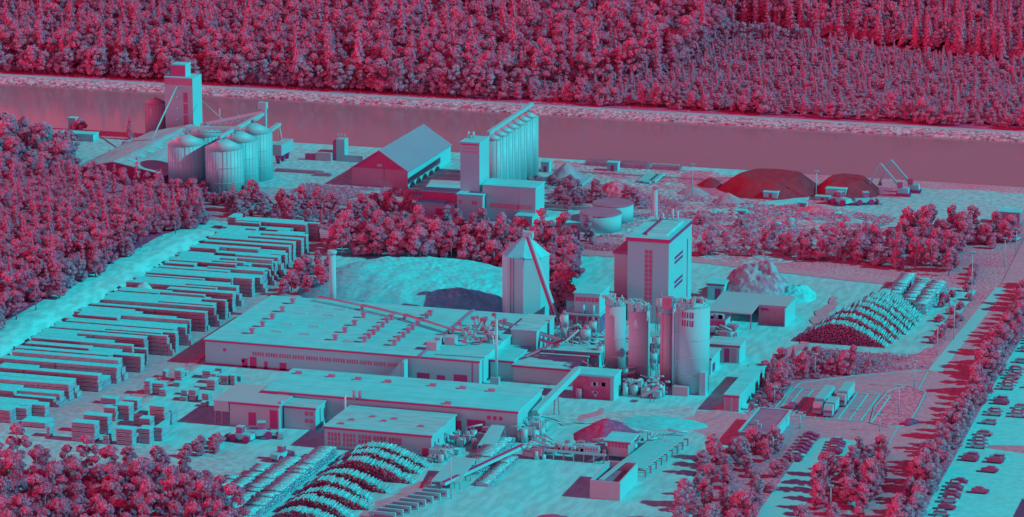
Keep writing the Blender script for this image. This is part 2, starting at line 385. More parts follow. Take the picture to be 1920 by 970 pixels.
# ground sheets (each a few mm to cm above the one below)
clean_poly('yard', [(-396, 690), (-150, 690), (-150, 985), (-230, 1000), (-396, 1000)], 0.02, 'yard')
clean_poly('lumber_yard', [(-397, 755), (-345, 755), (-345, 905), (-360, 1000), (-397, 1000)], 0.035, 'lumber_yard')
t = MB(); t.smooth = True
bank = [(-396.2, 0.06), (-398.0, 0.5), (-400.5, 2.2), (-403.0, 3.5), (-406.0, 4.1), (-412.0, 4.2), (-440.0, 3.0), (-480, 0.5), (-500, -0.2)]
ys = list(np.arange(770, 1008, 3.0))
for y in ys:
    k = min(1.0, (1006 - y) / 40.0, (y - 768) / 30.0); k = max(k, 0.03)
    for (x, z) in bank: t.v.append((x + 0.5 * noise.noise(Vector((y * 0.06, x, 2))), float(y), z * k + (0.35 * noise.noise(Vector((x * 0.3, y * 0.15, 1))) if 0.3 < z < 4.2 else 0)))
nb = len(bank)
for j in range(len(ys) - 1):
    for i in range(nb - 1): t.f.append((j * nb + i, (j + 1) * nb + i, (j + 1) * nb + i + 1, j * nb + i + 1)[::-1]); t.mi.append(0 if i < 5 else 1); t.sm.append(True)
t.struct('terrain_bank', ['sand', 'forest_floor'])
px_poly('sand_lot', [(0, 875), (300, 890), (440, 905), (480, 880), (420, 845), (330, 840), (120, 815), (0, 795)], 0.05, 'pale_dirt')
clean_poly('grain_yard', [(-520, 1062), (-300, 1062), (-240, 1090), (-240, 1128), (-520, 1128)], 0.03, 'pale_dirt')
clean_poly('quay_pavement', [(-470, 1128.5), (-250, 1128.5), (-250, YN - 0.5), (-470, YN - 0.5)], 0.04, 'yard')
clean_poly('meadow', [(-425, 1018), (-350, 1012), (-348, 1060), (-420, 1062)], 0.04, 'meadow')
px_poly('scrap_ground', [(1290, 480), (1400, 500), (1620, 480), (1900, 400), (1920, 372), (1040, 300), (1010, 420)], 0.05, 'rubble_ground')
px_poly('pale_field', [(1620, 430), (1900, 420), (1935, 366), (1700, 352), (1560, 385)], 0.065, 'pale_dirt')
px_poly('coal_ground', [(1270, 325), (1680, 352), (1690, 372), (1540, 375), (1360, 372), (1280, 350)], 0.07, 'dark_dirt')
px_poly('dirt_track', [(1330, 395), (1420, 383), (1520, 362), (1560, 362), (1540, 372), (1440, 392), (1340, 402)], 0.08, 'sand')
px_poly('dirt_track', [(1500, 405), (1560, 412), (1640, 408), (1700, 385), (1690, 398), (1620, 420), (1540, 420)], 0.08, 'pale_dirt')
px_poly('tank_yard', [(1020, 390), (1120, 395), (1130, 440), (1020, 440)], 0.05, 'yard')
px_poly('green_strip', [(430, 448), (1110, 480), (1290, 490), (1290, 480), (1110, 452), (430, 418)], 0.03, 'lawn')
px_poly('back_road', [(430, 432), (640, 441), (1080, 478), (1300, 492), (1600, 528), (1780, 545), (1780, 536), (1600, 518), (1300, 484), (1080, 468), (640, 431), (430, 424)], 0.06, 'asphalt')
# east part: entrance, lorry park, street
px_poly('lawn_strip', [(1300, 1000), (1330, 840), (1390, 835), (1445, 700), (1545, 655), (1700, 672), (1745, 650), (1790, 560), (1800, 590), (1740, 695), (1500, 718), (1470, 740), (1450, 800), (1700, 800), (1590, 1000)], 0.045, 'lawn')
px_poly('road', [(1460, 800), (1480, 745), (1500, 722), (1740, 695), (1800, 590), (1885, 540), (1905, 545), (1780, 720), (1660, 960), (1590, 990), (1640, 870), (1700, 770)], 0.055, 'asphalt')
clean_poly('lorry_park', [(-182, 826), (-150, 826), (-148.5, 888), (-182, 866)], 0.065, 'asphalt')
px_poly('drive', [(1280, 770), (1380, 775), (1480, 790), (1690, 800), (1650, 840), (1480, 835), (1330, 835), (1280, 840)], 0.05, 'asphalt')
px_poly('parking_lane', [(1395, 1000), (1500, 850), (1540, 822), (1610, 828), (1560, 880), (1470, 1000)], 0.07, 'paving')
clean_poly('street', [(-143.5, 690), (-131, 690), (-133, 800), (-136, 900), (-134, 1000), (-140, 1130), (-149, 1130), (-143.6, 985), (-147.3, 890)], 0.075, 'asphalt')
clean_poly('pavement', [(-148.2, 888), (-144.2, 888), (-141.5, 990), (-145, 990)], 0.10, 'paving')
clean_poly('verge', [(-131.5, 690), (-126.2, 690), (-127, 800), (-128.5, 900), (-127, 1010), (-135, 1010), (-136.5, 900), (-133.5, 800)], 0.085, 'lawn')
clean_poly('bright_lot', [(-126.2, 690), (-20, 690), (-20, 1040), (-127, 1010), (-128.5, 900), (-127, 800)], 0.08, 'bright_lot')
px_poly('painted_shadow_band', [(1850, 842), (1990, 862), (1990, 838), (1850, 836)], 0.1, 'ground_dark')  # cast shadow on the lot, painted as a dark strip
px_poly('log_yard', [(430, 1000), (600, 850), (960, 865), (1290, 800), (1330, 830), (1260, 1010)], 0.03, 'yard')
px_poly('pale_dust', [(1010, 780), (1290, 765), (1330, 790), (1250, 815), (1190, 790), (1060, 800)], 0.045, 'pale_dirt')

px_poly('dark_patch', [(1080, 786), (1085, 780), (1105, 774), (1122, 766), (1130, 768), (1126, 778), (1112, 784), (1098, 790), (1090, 792)], 0, 'ground_dark')  # patch of darker ground on the yard
px_poly('dirt_track', [(640, 985), (720, 940), (800, 900), (872, 868), (880, 872), (820, 908), (760, 950), (720, 985)], 0, 'asphalt')
px_poly('dirt_track', [(1250, 800), (1330, 775), (1420, 700), (1500, 640), (1560, 560), (1575, 562), (1520, 640), (1440, 705), (1350, 785), (1260, 812)], 0, 'asphalt')
px_poly('dirt_track', [(150, 800), (240, 745), (330, 690), (390, 660), (400, 664), (340, 700), (250, 758), (165, 808)], 0, 'asphalt')
def kerb(name, pts, h=0.13, w=0.45, m='kerb'):
    b = MB()
    for (x0, y0), (x1, y1) in zip(pts[:-1], pts[1:]): b.beam((x0, y0, h / 2), (x1, y1, h / 2), w, h + 0.2)
    b.struct(name, m)
kerb('kerb', [(-142.9, 700), (-145, 800), (-147.9, 886)])
kerb('kerb', [g(1462, 770), g(1480, 738), g(1500, 719), g(1600, 706), g(1742, 694)])
b = MB()
for i in range(10):
    if i in (3, 4): pass
    x = -181 + i * 3.05
    y1 = 858.6
    b.box(x, x + 0.4, 832, y1, 0.26, 0.28)
b.box(-181, -153.4, 858.7, 859.05, 0.26, 0.28); b.box(-168, -158, 845.2, 845.5, 0.26, 0.287); b.box(-181, -153.4, 831.7, 832.0, 0.26, 0.28)
b.struct('road_marking', 'line_paint')
b = MB()
for i in range(16): b.box(-138.2 - 0.02 * i, -138.0 - 0.02 * i, 705 + i * 18, 711 + i * 18, 0.24, 0.25)
b.struct('road_marking', 'line_paint')
# rails along the quay
b = MB()
for y in (1118.0, 1119.5): b.box(-330, -262, y, y + 0.25, 0.03, 0.25)
b.struct('rail_track', 'steel_dark')
# planted island of the lorry park
isl = [g(1632, 795), g(1640, 765), g(1665, 735), g(1700, 725), g(1735, 738), g(1722, 765), g(1700, 800), g(1665, 803)]
clean_poly('traffic_island', isl[::-1], 0.3, 'lawn')
kerb('kerb', isl + isl[:1], 0.3, 0.3)

# ------------------------------------------------------------------ buildings
def wins(b, face, u0, u1, n, z0, z1, x0, x1, y0, y1, gap=0.35):
    """a row of n windows on a wall: face s (towards -Y) or e (towards +X)"""
    w = (u1 - u0) / n
    out = []
    for i in range(n):
        a, c = u0 + i * w + w * gap / 2, u0 + (i + 1) * w - w * gap / 2
        m = MB()
        if face == 's': m.box(a, c, y0 - 0.05, y0 + 0.1, z0, z1)
        else: m.box(x1 - 0.1, x1 + 0.05, a, c, z0, z1)
        out.append(m)
    return out

def hall(name, label, x0, x1, y0, y1, h, wall='wall_white', roof='roof_pale', rise=0.0, ridge='x', eave=0.35, cat='hall', roof_edge_strip=True, base=None):
    r = root(name, label, cat, ((x0 + x1) / 2, (y0 + y1) / 2, 0))
    MB().box(x0, x1, y0, y1, -0.3, h - 0.02).part('wall', wall, r)
    e = eave; b = MB()
    if rise <= 0: b.box(x0 - e, x1 + e, y0 - e, y1 + e, h, h + 0.35)
    elif ridge == 'x':
        ym = (y0 + y1) / 2
        b.prof_x([(y0 - e, h), (y1 + e, h), (y1 + e, h + 0.3), (ym, h + 0.3 + rise), (y0 - e, h + 0.3)], x0 - e, x1 + e)
    b.part('roof', roof, r)
    if roof_edge_strip: MB().box(x0 - e, x1 + e, y0 - e - 0.12, y0 - e - 0.003, h - 0.28, h + 0.22).part('roof_edge_strip', 'trim_dark', r)  # dark strip along the front edge of the roof
    if base: MB().box(x0 - 0.02, x1 + 0.02, y0 - 0.06, y0 - 0.004, 0, base).part('plinth', 'trim_dark', r)
    return r
def roof_of(r):
    for c in r.children:
        if c.name.split('.')[0] == 'roof': return c
    return r
def opening(r, x0, x1, y, z0, z1, name='door', m='trim_dark', proud=0.06):
    return MB().box(x0, x1, y - proud, y + 0.1, z0, z1).part(name, m, r)
def opening_e(r, y0, y1, x, z0, z1, name='door', m='trim_dark', proud=0.06):
    return MB().box(x - 0.1, x + proud, y0, y1, z0, z1).part(name, m, r)

# main hall
hx0, hx1, hy0, hy1, hh = -344.3, -263.4, 836.0, 888.5, 7.0
H1 = hall('production_hall', 'largest flat hall, pale roof dotted with small vents, ribbon window along its wall', hx0, hx1, hy0, hy1, hh, base=0.5)
for grp in range(11):
    u = -330.2 + grp * 4.0
    for m in wins(None, 's', u, u + 3.7, 5, 3.6, 4.7, hx0, hx1, hy0, hy1): m.part('window', 'glass', H1)
for a, c, z1 in ((-333.2, -331.6, 2.6), (-330.9, -328.9, 3.2), (-326.6, -325.6, 2.2), (-281.5, -277.8, 2.6), (-275.7, -273.3, 2.3), (-270.8, -266.9, 2.9), (-322, -320, 2.2)):
    opening(H1, a, c, hy0, 0.1, z1)
opening(H1, -338.9, -338.0, hy0, 4.2, 5.0, 'vent', 'trim_dark'); opening(H1, -333.5, -332.6, hy0, 1.4, 2.2, 'window', 'glass')
opening(H1, -265.6, -265.3, hy0, 0.5, 6.9, 'downpipe', 'trim_dark')
MB().box(hx1, hx1 + 0.0 + 7.5, 866, 884, -0.2, 8.6).part('annex_wall', 'wall_white_y', H1)
MB().box(hx1 - 0.2, hx1 + 7.8, 865.7, 884.3, 8.6, 8.9).part('annex_roof', 'roof_pale_worn', H1)
MB().box(hx1 + 7.46, hx1 + 7.56, 872, 874, 2.5, 6.5).part('window', 'glass', H1)
def vent_at(r, px, py, z, w=1.0, h=1.3):
    x, y = g(px, py, z)
    m = MB(); m.box(x - w / 2, x + w / 2, y - w / 2, y + w / 2, z - 0.4, z + h); m.box(x - w * 0.75, x + w * 0.75, y - w * 0.75, y + w * 0.75, z + h + 0.002, z + h + 0.3)
    m.part('vent', 'steel_dark', roof_of(r))
zr = hh + 0.35
for p in [(549, 570), (530, 585), (511, 599), (493, 613), (473, 626), (682, 596), (665, 611), (647, 624), (629, 638),
          (734, 600), (726, 606), (718, 614), (709, 621), (701, 628), (692, 635), (684, 642),
          (784, 611), (774, 619), (766, 625), (757, 633), (748, 640), (740, 648), (807, 592), (801, 597)]:
    vent_at(H1, p[0], p[1], zr)
for p in [(565, 588), (540, 608), (520, 622), (600, 575), (617, 591), (590, 612), (573, 627), (640, 580), (655, 640)]:   # rooflights
    x, y = g(p[0], p[1], zr); MB().box(x - 1.6, x + 1.6, y - 0.7, y + 0.7, zr - 0.1, zr + 0.25).part('rooflight', 'roof_pale_worn', roof_of(H1))
a, c = g(786, 671, zr), g(888, 583, zr)
MB().beam((a[0], a[1] + 0.5, zr + 0.2), (c[0], c[1], zr + 0.2), 0.7, 0.6).part('roof_joint', 'steel_dark', H1)
for p, w in (((812, 655), 3.0), ((846, 645), 3.0), ((823, 646), 1.6)):
    x, y = g(p[0], p[1], zr); MB().box(x - w / 2, x + w / 2, y - 1.5, y + 1.5, zr - 0.1, zr + 2.3).part('roof_unit', 'concrete', roof_of(H1))
for i in range(34):
    m = MB()
    x, y = g(rng.uniform(868, 945), rng.uniform(612, 648), zr); q = (x + rng.uniform(-2.5, 2.5), y + rng.uniform(-1, 1), zr + rng.uniform(0.3, 4.0))
    if q[0] > hx1 - 0.5: continue
    m.beam((x, y, zr - 0.1), q, 0.35, 0.35); m.box(q[0] - 0.6, q[0] + 0.6, q[1] - 0.5, q[1] + 0.5, q[2] - 0.5, q[2] + 0.4)
    m.part('roof_machinery', 'steel_dark' if i % 3 else 'steel', roof_of(H1))
# long pipe bridge over the hall roof
r = root('pipe_bridge', 'pair of thin pipes crossing the back of the large hall roof on short supports', 'pipes', (-300, 880, 0))
pts = [(598, 556), (680, 572), (760, 590), (850, 617), (925, 628)]
P3 = [(*g(px, py, 8.6), 8.6) for px, py in pts]
for dz in (0, 0.9):
    m = MB()
    for p, q in zip(P3[:-1], P3[1:]): m.tube((p[0], p[1] - dz * 1.2, p[2] + dz * 0.2), (q[0], q[1] - dz * 1.2, q[2] + dz * 0.2), 0.28, 6)
    m.part('pipe', 'steel_dark', r)
m = MB()
for p in P3[1:]: m.box(p[0] - 0.3, p[0] + 0.3, p[1] - 1.2, p[1] + 0.3, 7.3, 8.5)
m.part('support', 'steel_dark', r)

# second hall
H2 = hall('sawing_hall', 'long narrow hall with smooth bright roof between the large hall and the log yard', -309, -238.7, 790.6, 813, 7.2, roof='roof_pale')
for p in [(560, 701), (622, 707), (672, 712), (728, 717), (812, 724), (868, 729), (922, 734), (840, 758)]:
    x, y = g(p[0], p[1], 7.6); MB().box(x - 0.9, x + 0.9, y - 0.5, y + 0.5, 7.3, 8.3).part('vent', 'steel_dark', roof_of(H2))
for a, c, z0, z1 in ((-252.5, -247.5, 0.3, 4.2), (-262, -254, 0.1, 3.6), (-247, -246, 4.6, 5.6), (-245.4, -244.4, 4.6, 5.6), (-243.8, -242.8, 4.6, 5.6)):
    opening(H2, a, c, 790.6, z0, z1, 'door' if z0 < 1 else 'window', 'trim_dark')
for px in (664, 675):
    x, y = g(px, 747, 7.6); MB().cyl(x, y, 0.45, 7.3, 9.6, 8).part('chimney', 'steel_dark', H2)
x, y = g(650, 752, 7.3); MB().cyl(x, y - 1.2, 0.3, 0, 9.5, 8).part('flue', 'steel', H2)
# lean-to with sloped vane on big hall wall
r = root('loading_ramp_roof', 'small sloping canopy leaning on the long wall of the large hall', 'canopy', (-286, 832, 0))
MB().prof_y([(-289.5, 0.5), (-284.5, 0.5), (-284.5, 6.3), (-284.9, 6.3)], 831.5, 834.5).part('canopy', 'wall_white', r)
MB().box(-284.45, -283.6, 831.5, 834.5, 0, 6.6).part('post', 'wall_white_y', r)

# annexes in front of the second hall
A1 = hall('sorting_shed', 'grey roofed shed with tall dark doors joined to the left of the narrow hall', -314.8, -301, 780.4, 797, 6.4, 'wall_mid', 'roof_grey')
MB().box(-319.4, -315.2, 779.9, 797, 6.42, 6.74).part('canopy_roof', 'roof_grey', A1)
MB().box(-319.2, -315.0, 780.2, 781.0, 3.8, 6.38).part('canopy_wall', 'wall_mid', A1)
MB().box(-318.6, -315.2, 789, 789.4, 0, 6.3).part('canopy_back', 'wall_dark', A1)
for x in (-319.1, -317.2): MB().box(x, x + 0.3, 780.3, 780.6, 0, 3.78).part('post', 'steel_dark', A1)
opening(A1, -309.6, -307.5, 780.4, 0.6, 4.1); opening(A1, -303.6, -301.4, 780.4, 0.2, 5.2)
x, y = g(532, 738, 6.8); MB().box(x - 1.4, x + 1.4, y - 1, y + 1, 6.7, 7.6).part('roof_unit', 'steel', A1)
A2 = hall('office_block', 'small pale block with four windows beside the grey roofed shed', -300.4, -291.6, 782.6, 797.5, 5.9, 'wall_white', 'roof_pale_worn', cat='building')
for z in (1.9, 3.9):
    for x in (-294.6, -293.3): opening(A2, x, x + 0.95, 782.6, z, z + 1.0, 'window', 'glass')
x, y = g(572, 745, 6.2); MB().box(x - 2, x + 2, y - 0.6, y + 0.6, 6.1, 6.9).part('roof_unit', 'steel_dark', A2)
MB().box(-301.2, -300.75, 781.8, 783.2, 0, 7.3).part('downpipe', 'wall_white_y', A2)

# front hall
FH = hall('workshop_hall', 'low workshop with streaky pale roof and five grouped windows behind the fan of log piles', -284, -255, 768.6, 791-2.4, 5.5, 'wall_white', 'roof_pale_worn')
for gi in range(5):
    u = -283.1 + gi * 4.15
    for i in range(4):
        w = opening(FH, u + i * 0.92, u + i * 0.92 + 0.62, 768.6, 0.9, 4.3, 'window', 'glass')
        for z in (1.9, 3.1): MB().box(u + i * 0.92, u + i * 0.92 + 0.62, 768.6 - 0.09, 768.6 - 0.062, z, z + 0.16).part('glazing_bar', 'wall_white', w)
opening(FH, -257.5, -255.8, 768.6, 0, 2.2)
for p in [(660, 788), (700, 782), (720, 790), (640, 795), (740, 786), (790, 800)]:
    x, y = g(p[0], p[1], 5.9); MB().box(x - 0.7, x + 0.7, y - 0.4, y + 0.4, 5.7, 6.3).part('vent', 'steel_dark', roof_of(FH))
for y in (771, 774, 780): opening_e(FH, y, y + 0.8, -255, 2.2, 3.3, 'window', 'glass')

# process tower
T = root('process_tower', 'tall pale tower block with dark vertical window strip and slotted right wall', 'tower block', (-234, 935, 0))
tx0, tx1, ty0, ty1, th = -243.0, -230.5, 917, 945, 25.3
MB().box(tx0, tx1, ty0, ty1, -0.3, th).part('wall', 'wall_white', T)
MB().box(tx0 - 0.4, tx1 + 0.4, ty0 - 0.4, ty1 + 0.4, th + 0.01, th + 0.45).part('roof', 'roof_pale', T)
MB().box(tx0 - 0.45, tx1 + 0.45, ty0 - 0.55, ty0 - 0.41, th - 0.7, th + 0.45).part('roof_edge_strip', 'trim_dark', T)
MB().box(tx1 + 0.41, tx1 + 0.52, ty0 - 0.5, ty1 + 0.4, th - 0.5, th + 0.5).part('roof_edge_strip', 'trim_dark', T)
MB().prof_x([(920, th + 0.45), (921.2, th + 1.2), (940, th + 1.2), (941, th + 0.45)], tx0 + 5, tx1 - 1.5).part('rooflight', 'roof_pale_worn', T)
MB().box(tx0 + 4.4, tx0 + 4.9, 921, 941, th + 0.45, th + 1.3).part('roof_joint', 'trim_dark', T)
for k in range(12):
    for i in range(2): opening(T, -237.8 + i * 1.25, -237.8 + i * 1.25 + 1.05, ty0, 5.5 + k * 1.4, 5.5 + k * 1.4 + 1.2, 'window', 'glass')
for z in (16.6, 18.0, 9.2, 10.6): opening_e(T, 924, 934, tx1, z, z + 0.8, 'vent', 'trim_dark')
opening_e(T, 939.2, 940.2, tx1, 3, 21, 'window', 'glass')
MB().beam((tx1 + 0.6, 920, 7.0), (tx1 + 0.6, 938, 2.0), 0.9, 0.9).part('duct', 'steel_dark', T)
for k in range(6):
    x = tx0 + rng.uniform(1, 11); y = rng.uniform(939, 944); hq = rng.uniform(1, 4)
    MB().cyl(x, y, 0.35, th + 0.4, th + 0.5 + hq, 8).part('vent', 'steel', roof_of(T))
LB = hall('boiler_house', 'dim lower block leaning against the left of the tall tower block', -249.5, -243.4, 926, 948, 18.5, 'concrete_dim', 'roof_dark', cat='building')
LW = hall('switch_room', 'low flat roofed room with three small windows left of the tall tower block', -262, -243.6, 918, 925.5, 5.2, 'concrete', 'roof_dark', cat='building')
for x in (-260.5, -258, -254): opening(LW, x, x + 0.8, 918, 1.6, 3.0, 'window', 'glass')
r = root('chimney', 'slender chimney rising behind the tall tower block', 'chimney', (-246, 950, 0))
cxy = gz(1228, 400, 951); ctop = gz(1228, 354, 951)
MB().cyl(cxy[0], 951, 0.95, 0, ctop[2], 20, 0.8).part('shaft', 'concrete', r); MB().cyl(cxy[0], 951, 1.0, ctop[2] + 0.01, ctop[2] + 0.5, 20).part('rim', 'steel_dark', r)
# window-strip building (left of the silos)
WB = root('filter_house', 'white box with a row of dark windows on steel legs beside the metal silos', 'building', (-252, 910, 0))
wx0, wx1, wy = -254.6, -247.0, 900.5
MB().box(wx0, wx1, wy, wy + 11, 6.0, 11.6).part('wall', 'wall_white_y', WB); MB().box(wx0 - 0.3, wx1 + 0.3, wy - 0.3, wy + 11.3, 11.61, 12.0).part('roof', 'roof_pale', WB)
for i in range(6): opening(WB, wx0 + 0.35 + i * 1.2, wx0 + 1.35 + i * 1.2, wy, 9.4, 10.7, 'window', 'glass')
MB().box(wx0 - 2.5, wx1 + 0.6, wy - 1.5, wy + 9, 5.4, 5.95).part('platform', 'steel', WB)
MB().box(wx0 - 2.5, wx1, wy - 0.4, wy + 9, 0, 5.35).part('machine_room', 'brick', WB)
for i in range(4): MB().box(wx0 - 2.2 + i * 3.2, wx0 - 1.8 + i * 3.2, wy - 1.2, wy - 0.8, 0, 5.35).part('leg', 'steel', WB)
for i in range(4): MB().box(wx0 - 2 + i * 2.7, wx0 - 0.2 + i * 2.7, wy - 0.5, wy - 0.41, 1.0, 3.8).part('panel', 'concrete_dim', WB)
for x in (wx0 + 3, wx0 + 6): MB().tube((x, wy - 0.5, 8.6), (x, wy - 0.5, 5.5), 0.35).part('downpipe', 'paint_white', WB)

# open box building in front
BB = root('chip_bunker', 'box shaped bunker with dark open brick front below the metal silos', 'building', (-230, 836, 0))
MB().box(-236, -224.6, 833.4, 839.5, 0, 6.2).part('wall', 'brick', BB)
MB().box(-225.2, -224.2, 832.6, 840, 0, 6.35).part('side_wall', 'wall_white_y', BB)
MB().box(-236.4, -224.0, 832.7, 840.2, 6.36, 6.9).part('roof', 'roof_pale', BB)
for i in range(9):
    x = rng.uniform(-235, -227); z = rng.uniform(0.5, 4.5); MB().box(x, x + rng.uniform(0.8, 2), 833.3, 833.6, z, z + rng.uniform(0.5, 1.3)).part('panel', 'concrete_dim' if i % 3 else 'brick', BB)
MB().tube((-234, 832.6, 0), (-234, 832.6, 2.8), 0.9, 14).part('tank', 'steel_dark', BB)

F1 = hall('planer_shed', 'flat roofed shed with bare side wall behind the diagonal conveyor', -256, -238.5, 843.5, 858.5, 4.6, 'wall_mid', 'roof_pale_worn')
F2 = hall('pump_house', 'small bright flat roofed room attached to the right end of the large hall', -263.0, -256.4, 845, 861, 5.2, 'wall_white_y', 'roof_pale', cat='building')
F3 = hall('compressor_room', 'low bright roof with scattered pipes left of the metal silos', -253, -237, 862, 872, 4.0, 'wall_white_y', 'roof_pale_worn', cat='building')

# open shed right
OS = root('open_shed', 'open fronted store with one broad pale roof right of the metal silos', 'shed', (-206, 928, 0))
MB().prof_x([(917.8, 4.6), (938.5, 5.6), (938.5, 5.9), (917.8, 4.9)], -219, -205.6).part('roof', 'roof_grey', OS)
MB().prof_x([(927.5, 5.07), (938.5, 5.6), (938.5, 5.9), (927.5, 5.37)], -205.58, -197).part('roof', 'roof_grey', OS)
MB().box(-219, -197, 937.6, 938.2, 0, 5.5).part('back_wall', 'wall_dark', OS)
MB().box(-205.5, -197.2, 927, 937.5, 0, 5.0).part('store_room', 'wall_brown', OS)
MB().box(-197.15, -196.8, 924, 938, 0, 5.35).part('side_wall', 'wall_white_y', OS)
for x in (-218.6, -212, -206): MB().box(x, x + 0.3, 918.2, 918.5, 0, 4.6).part('post', 'steel_dark', OS)
opening(OS, -204.9, -202.5, 927, 3.8, 4.6, 'vent', 'trim_dark')
SB = hall('weigh_office', 'small bright building with two dark doors right of the largest metal silo', -209.6, -200.4, 880, 888, 5.0, 'wall_white_y', 'roof_pale_worn', cat='building')
opening(SB, -204.8, -203.2, 880, 0.2, 4.2); opening(SB, -202.9, -201.2, 880, 0.2, 4.2, 'door', 'wall_brown')
SB2 = hall('store_hut', 'bright hut with a small dark hatch at the foot of the largest metal silo', -211, -205.3, 866, 877, 4.6, 'wall_white_y', 'roof_pale_worn', cat='hut')
opening_e(SB2, 868, 871, -205.3, 0.3, 2.6)
HT = hall('transformer_hut', 'little white hut with dark door behind the tall tower block', -226.5, -221.5, 950, 956, 4.8, 'wall_white_y', 'roof_pale', cat='hut')
opening(HT, -224.3, -222.4, 950, 0.2, 3.6)
# long white shed
LS = hall('long_shed', 'long low white shed with open dark end standing along the drive', -193.4, -189.3, 831.8, 866, 4.3, 'wall_white_y', 'roof_pale', eave=0.2)
opening(LS, -193.1, -191.7, 831.8, 0.2, 3.9, 'door', 'wall_brown'); opening(LS, -191.1, -189.7, 831.8, 0.2, 3.9, 'door', 'wall_brown')
opening_e(LS, 858, 860, -189.3, 0.2, 3.6)
hall('warehouse', 'large warehouse just beyond the bright lot at the right', -88, -55, 738, 777, 11, 'wall_white_y', 'roof_pale', cat='warehouse')
# kiosk
K = root('gatehouse', 'small flat gatehouse with dark roof inside a pale rim, in front of the lorry park', 'building', (-178, 812, 0))
MB().box(-182, -173.9, 801.5, 824.5, 0, 3.3).part('wall', 'wall_white_y', K)
MB().box(-182.4, -173.6, 801.1, 824.9, 3.31, 3.6).part('roof', 'roof_dark', K)
for q in ((-182.5, -173.5, 801.0, 801.5), (-182.5, -173.5, 824.5, 825.0), (-182.5, -182.0, 801.51, 824.49), (-174.0, -173.5, 801.51, 824.49)):
    MB().box(*q, 3.61, 3.95).part('rim', 'kerb', K)
for x, y in ((-180, 809), (-178.4, 806)): MB().box(x, x + 0.9, y, y + 0.8, 3.6, 4.8).part('vent', 'steel', roof_of(K))
for i in range(4): opening(K, -180.9 + i * 1.8, -179.8 + i * 1.8, 801.5, 1.1, 2.4, 'window', 'glass')
opening_e(K, 809, 810.2, -173.9, 0.1, 2.4)
# hut in the log yard
MH = root('scale_hut', 'lone open topped concrete box with dark interior in the log yard', 'hut', (-203, 755, 0))
mx0, mx1, my0, my1 = -206.8, -199.2, 746.2, 763.5
MB().box(mx0, mx1, my0, my0 + 0.4, 0, 4.9).part('front_wall', 'concrete_dim', MH); MB().box(mx0, mx1, my1 - 0.4, my1, 0, 4.9).part('back_wall', 'concrete_dim', MH)
MB().box(mx1 - 0.4, mx1, my0 + 0.41, my1 - 0.41, 0, 4.9).part('side_wall', 'wall_white_y', MH); MB().box(mx0, mx0 + 0.4, my0 + 0.41, my1 - 0.41, 0, 4.9).part('side_wall', 'concrete', MH)
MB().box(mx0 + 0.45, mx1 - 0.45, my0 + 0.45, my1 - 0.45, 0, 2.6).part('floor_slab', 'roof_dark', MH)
MB().beam((mx0 + 2.6, my0 + 0.6, 5.0), (mx0 + 4.0, my1, 5.0), 1.1, 0.3).part('gangway', 'steel', MH)
# two big round silos of wood chips
def round_silo(name, label, x, y, r, h, cone, wall='steel', roof='steel', n=32, group=None, ribs=0, apex=True):
    o = root(name, label, 'silo', (x, y, 0), group)
    b = MB().cyl(x, y, r, 0, h, n)
    b.part('shell', wall, o)
    if apex: MB().cyl(x, y, r * 1.03, h + 0.01, h + cone, n, 0.0, smooth=(n > 12)).part('roof', roof, o)
    else: MB().cyl(x, y, r * 1.02, h + 0.01, h + 0.3, n).part('roof', roof, o)
    if ribs:
        m = MB()
        for i in range(ribs):
            a = 2 * math.pi * i / ribs; m.box(x + (r + 0.02) * math.cos(a) - 0.06, x + (r + 0.02) * math.cos(a) + 0.06, y + (r + 0.02) * math.sin(a) - 0.06, y + (r + 0.02) * math.sin(a) + 0.06, 0.1, h - 0.05)
        m.part('stiffener', wall, o)
    return o
ex, oy = g(1028, 599); orad = 7.0; ox = ex - orad; oh = gz(1028, 479, oy)[2]; oap = gz(988, 439, oy)[2]
tw = root('chip_silo', 'broad eight sided wood chip silo with pointed roof and a diagonal conveyor across its face', 'silo', (ox, oy, 0))
octo = [(ox + orad * math.cos(R(10.5 + 45 * i)), oy + orad * math.sin(R(10.5 + 45 * i))) for i in range(8)]
MB().prism(octo, 0, oh).part('shell', 'wall_white_y', tw)
MB().add([(ox + (x - ox) * 1.04, oy + (y - oy) * 1.04, oh + 0.01) for x, y in octo] + [(ox, oy, oap)], [(i, (i + 1) % 8, 8) for i in range(8)] + [tuple(range(8))[::-1]]).part('roof', 'roof_pale', tw)
MB().cyl(ox, oy, 1.0, oap - 1.2, oap + 0.9, 12).part('cap', 'roof_pale', roof_of(tw))
MB().box(ox + 2.0, ox + 3.0, oy - 6.2, oy - 5.2, 0, 2.8).part('door', 'trim_dark', tw)
for x in (-2.9, -2.0): MB().tube((ox + x, oy - 6.75 - x * 0.2, 0.3), (ox + x, oy - 6.75 - x * 0.2, oh), 0.12, 6).part('ladder_rail', 'steel_dark', tw)
r = root('inclined_conveyor', 'long inclined conveyor leaning across the eight sided chip silo', 'conveyor', (-262, 900, 0))
p0 = gz(1046, 606, oy - 8.6); p1 = gz(990, 442, oy - 7.0)
MB().beam(p0, p1, 1.3, 1.4).part('gallery', 'steel', r); MB().beam((p0[0] - 0.2, p0[1] - 0.75, p0[2] - 0.3), (p1[0] - 0.2, p1[1] - 0.75, p1[2] - 0.3), 0.25, 0.5).part('belt', 'trim_dark', r)
MB().box(p1[0] - 1.3, p1[0] + 1.3, p1[1] - 0.4, p1[1] + 1.8, p1[2] - 1, p1[2] + 1).part('head', 'steel', r)
MB().box(p0[0] - 1.4, p0[0] + 1.4, p0[1] - 1.4, p0[1] + 1.4, 0, p0[2] + 0.5).part('hopper', 'steel', r)
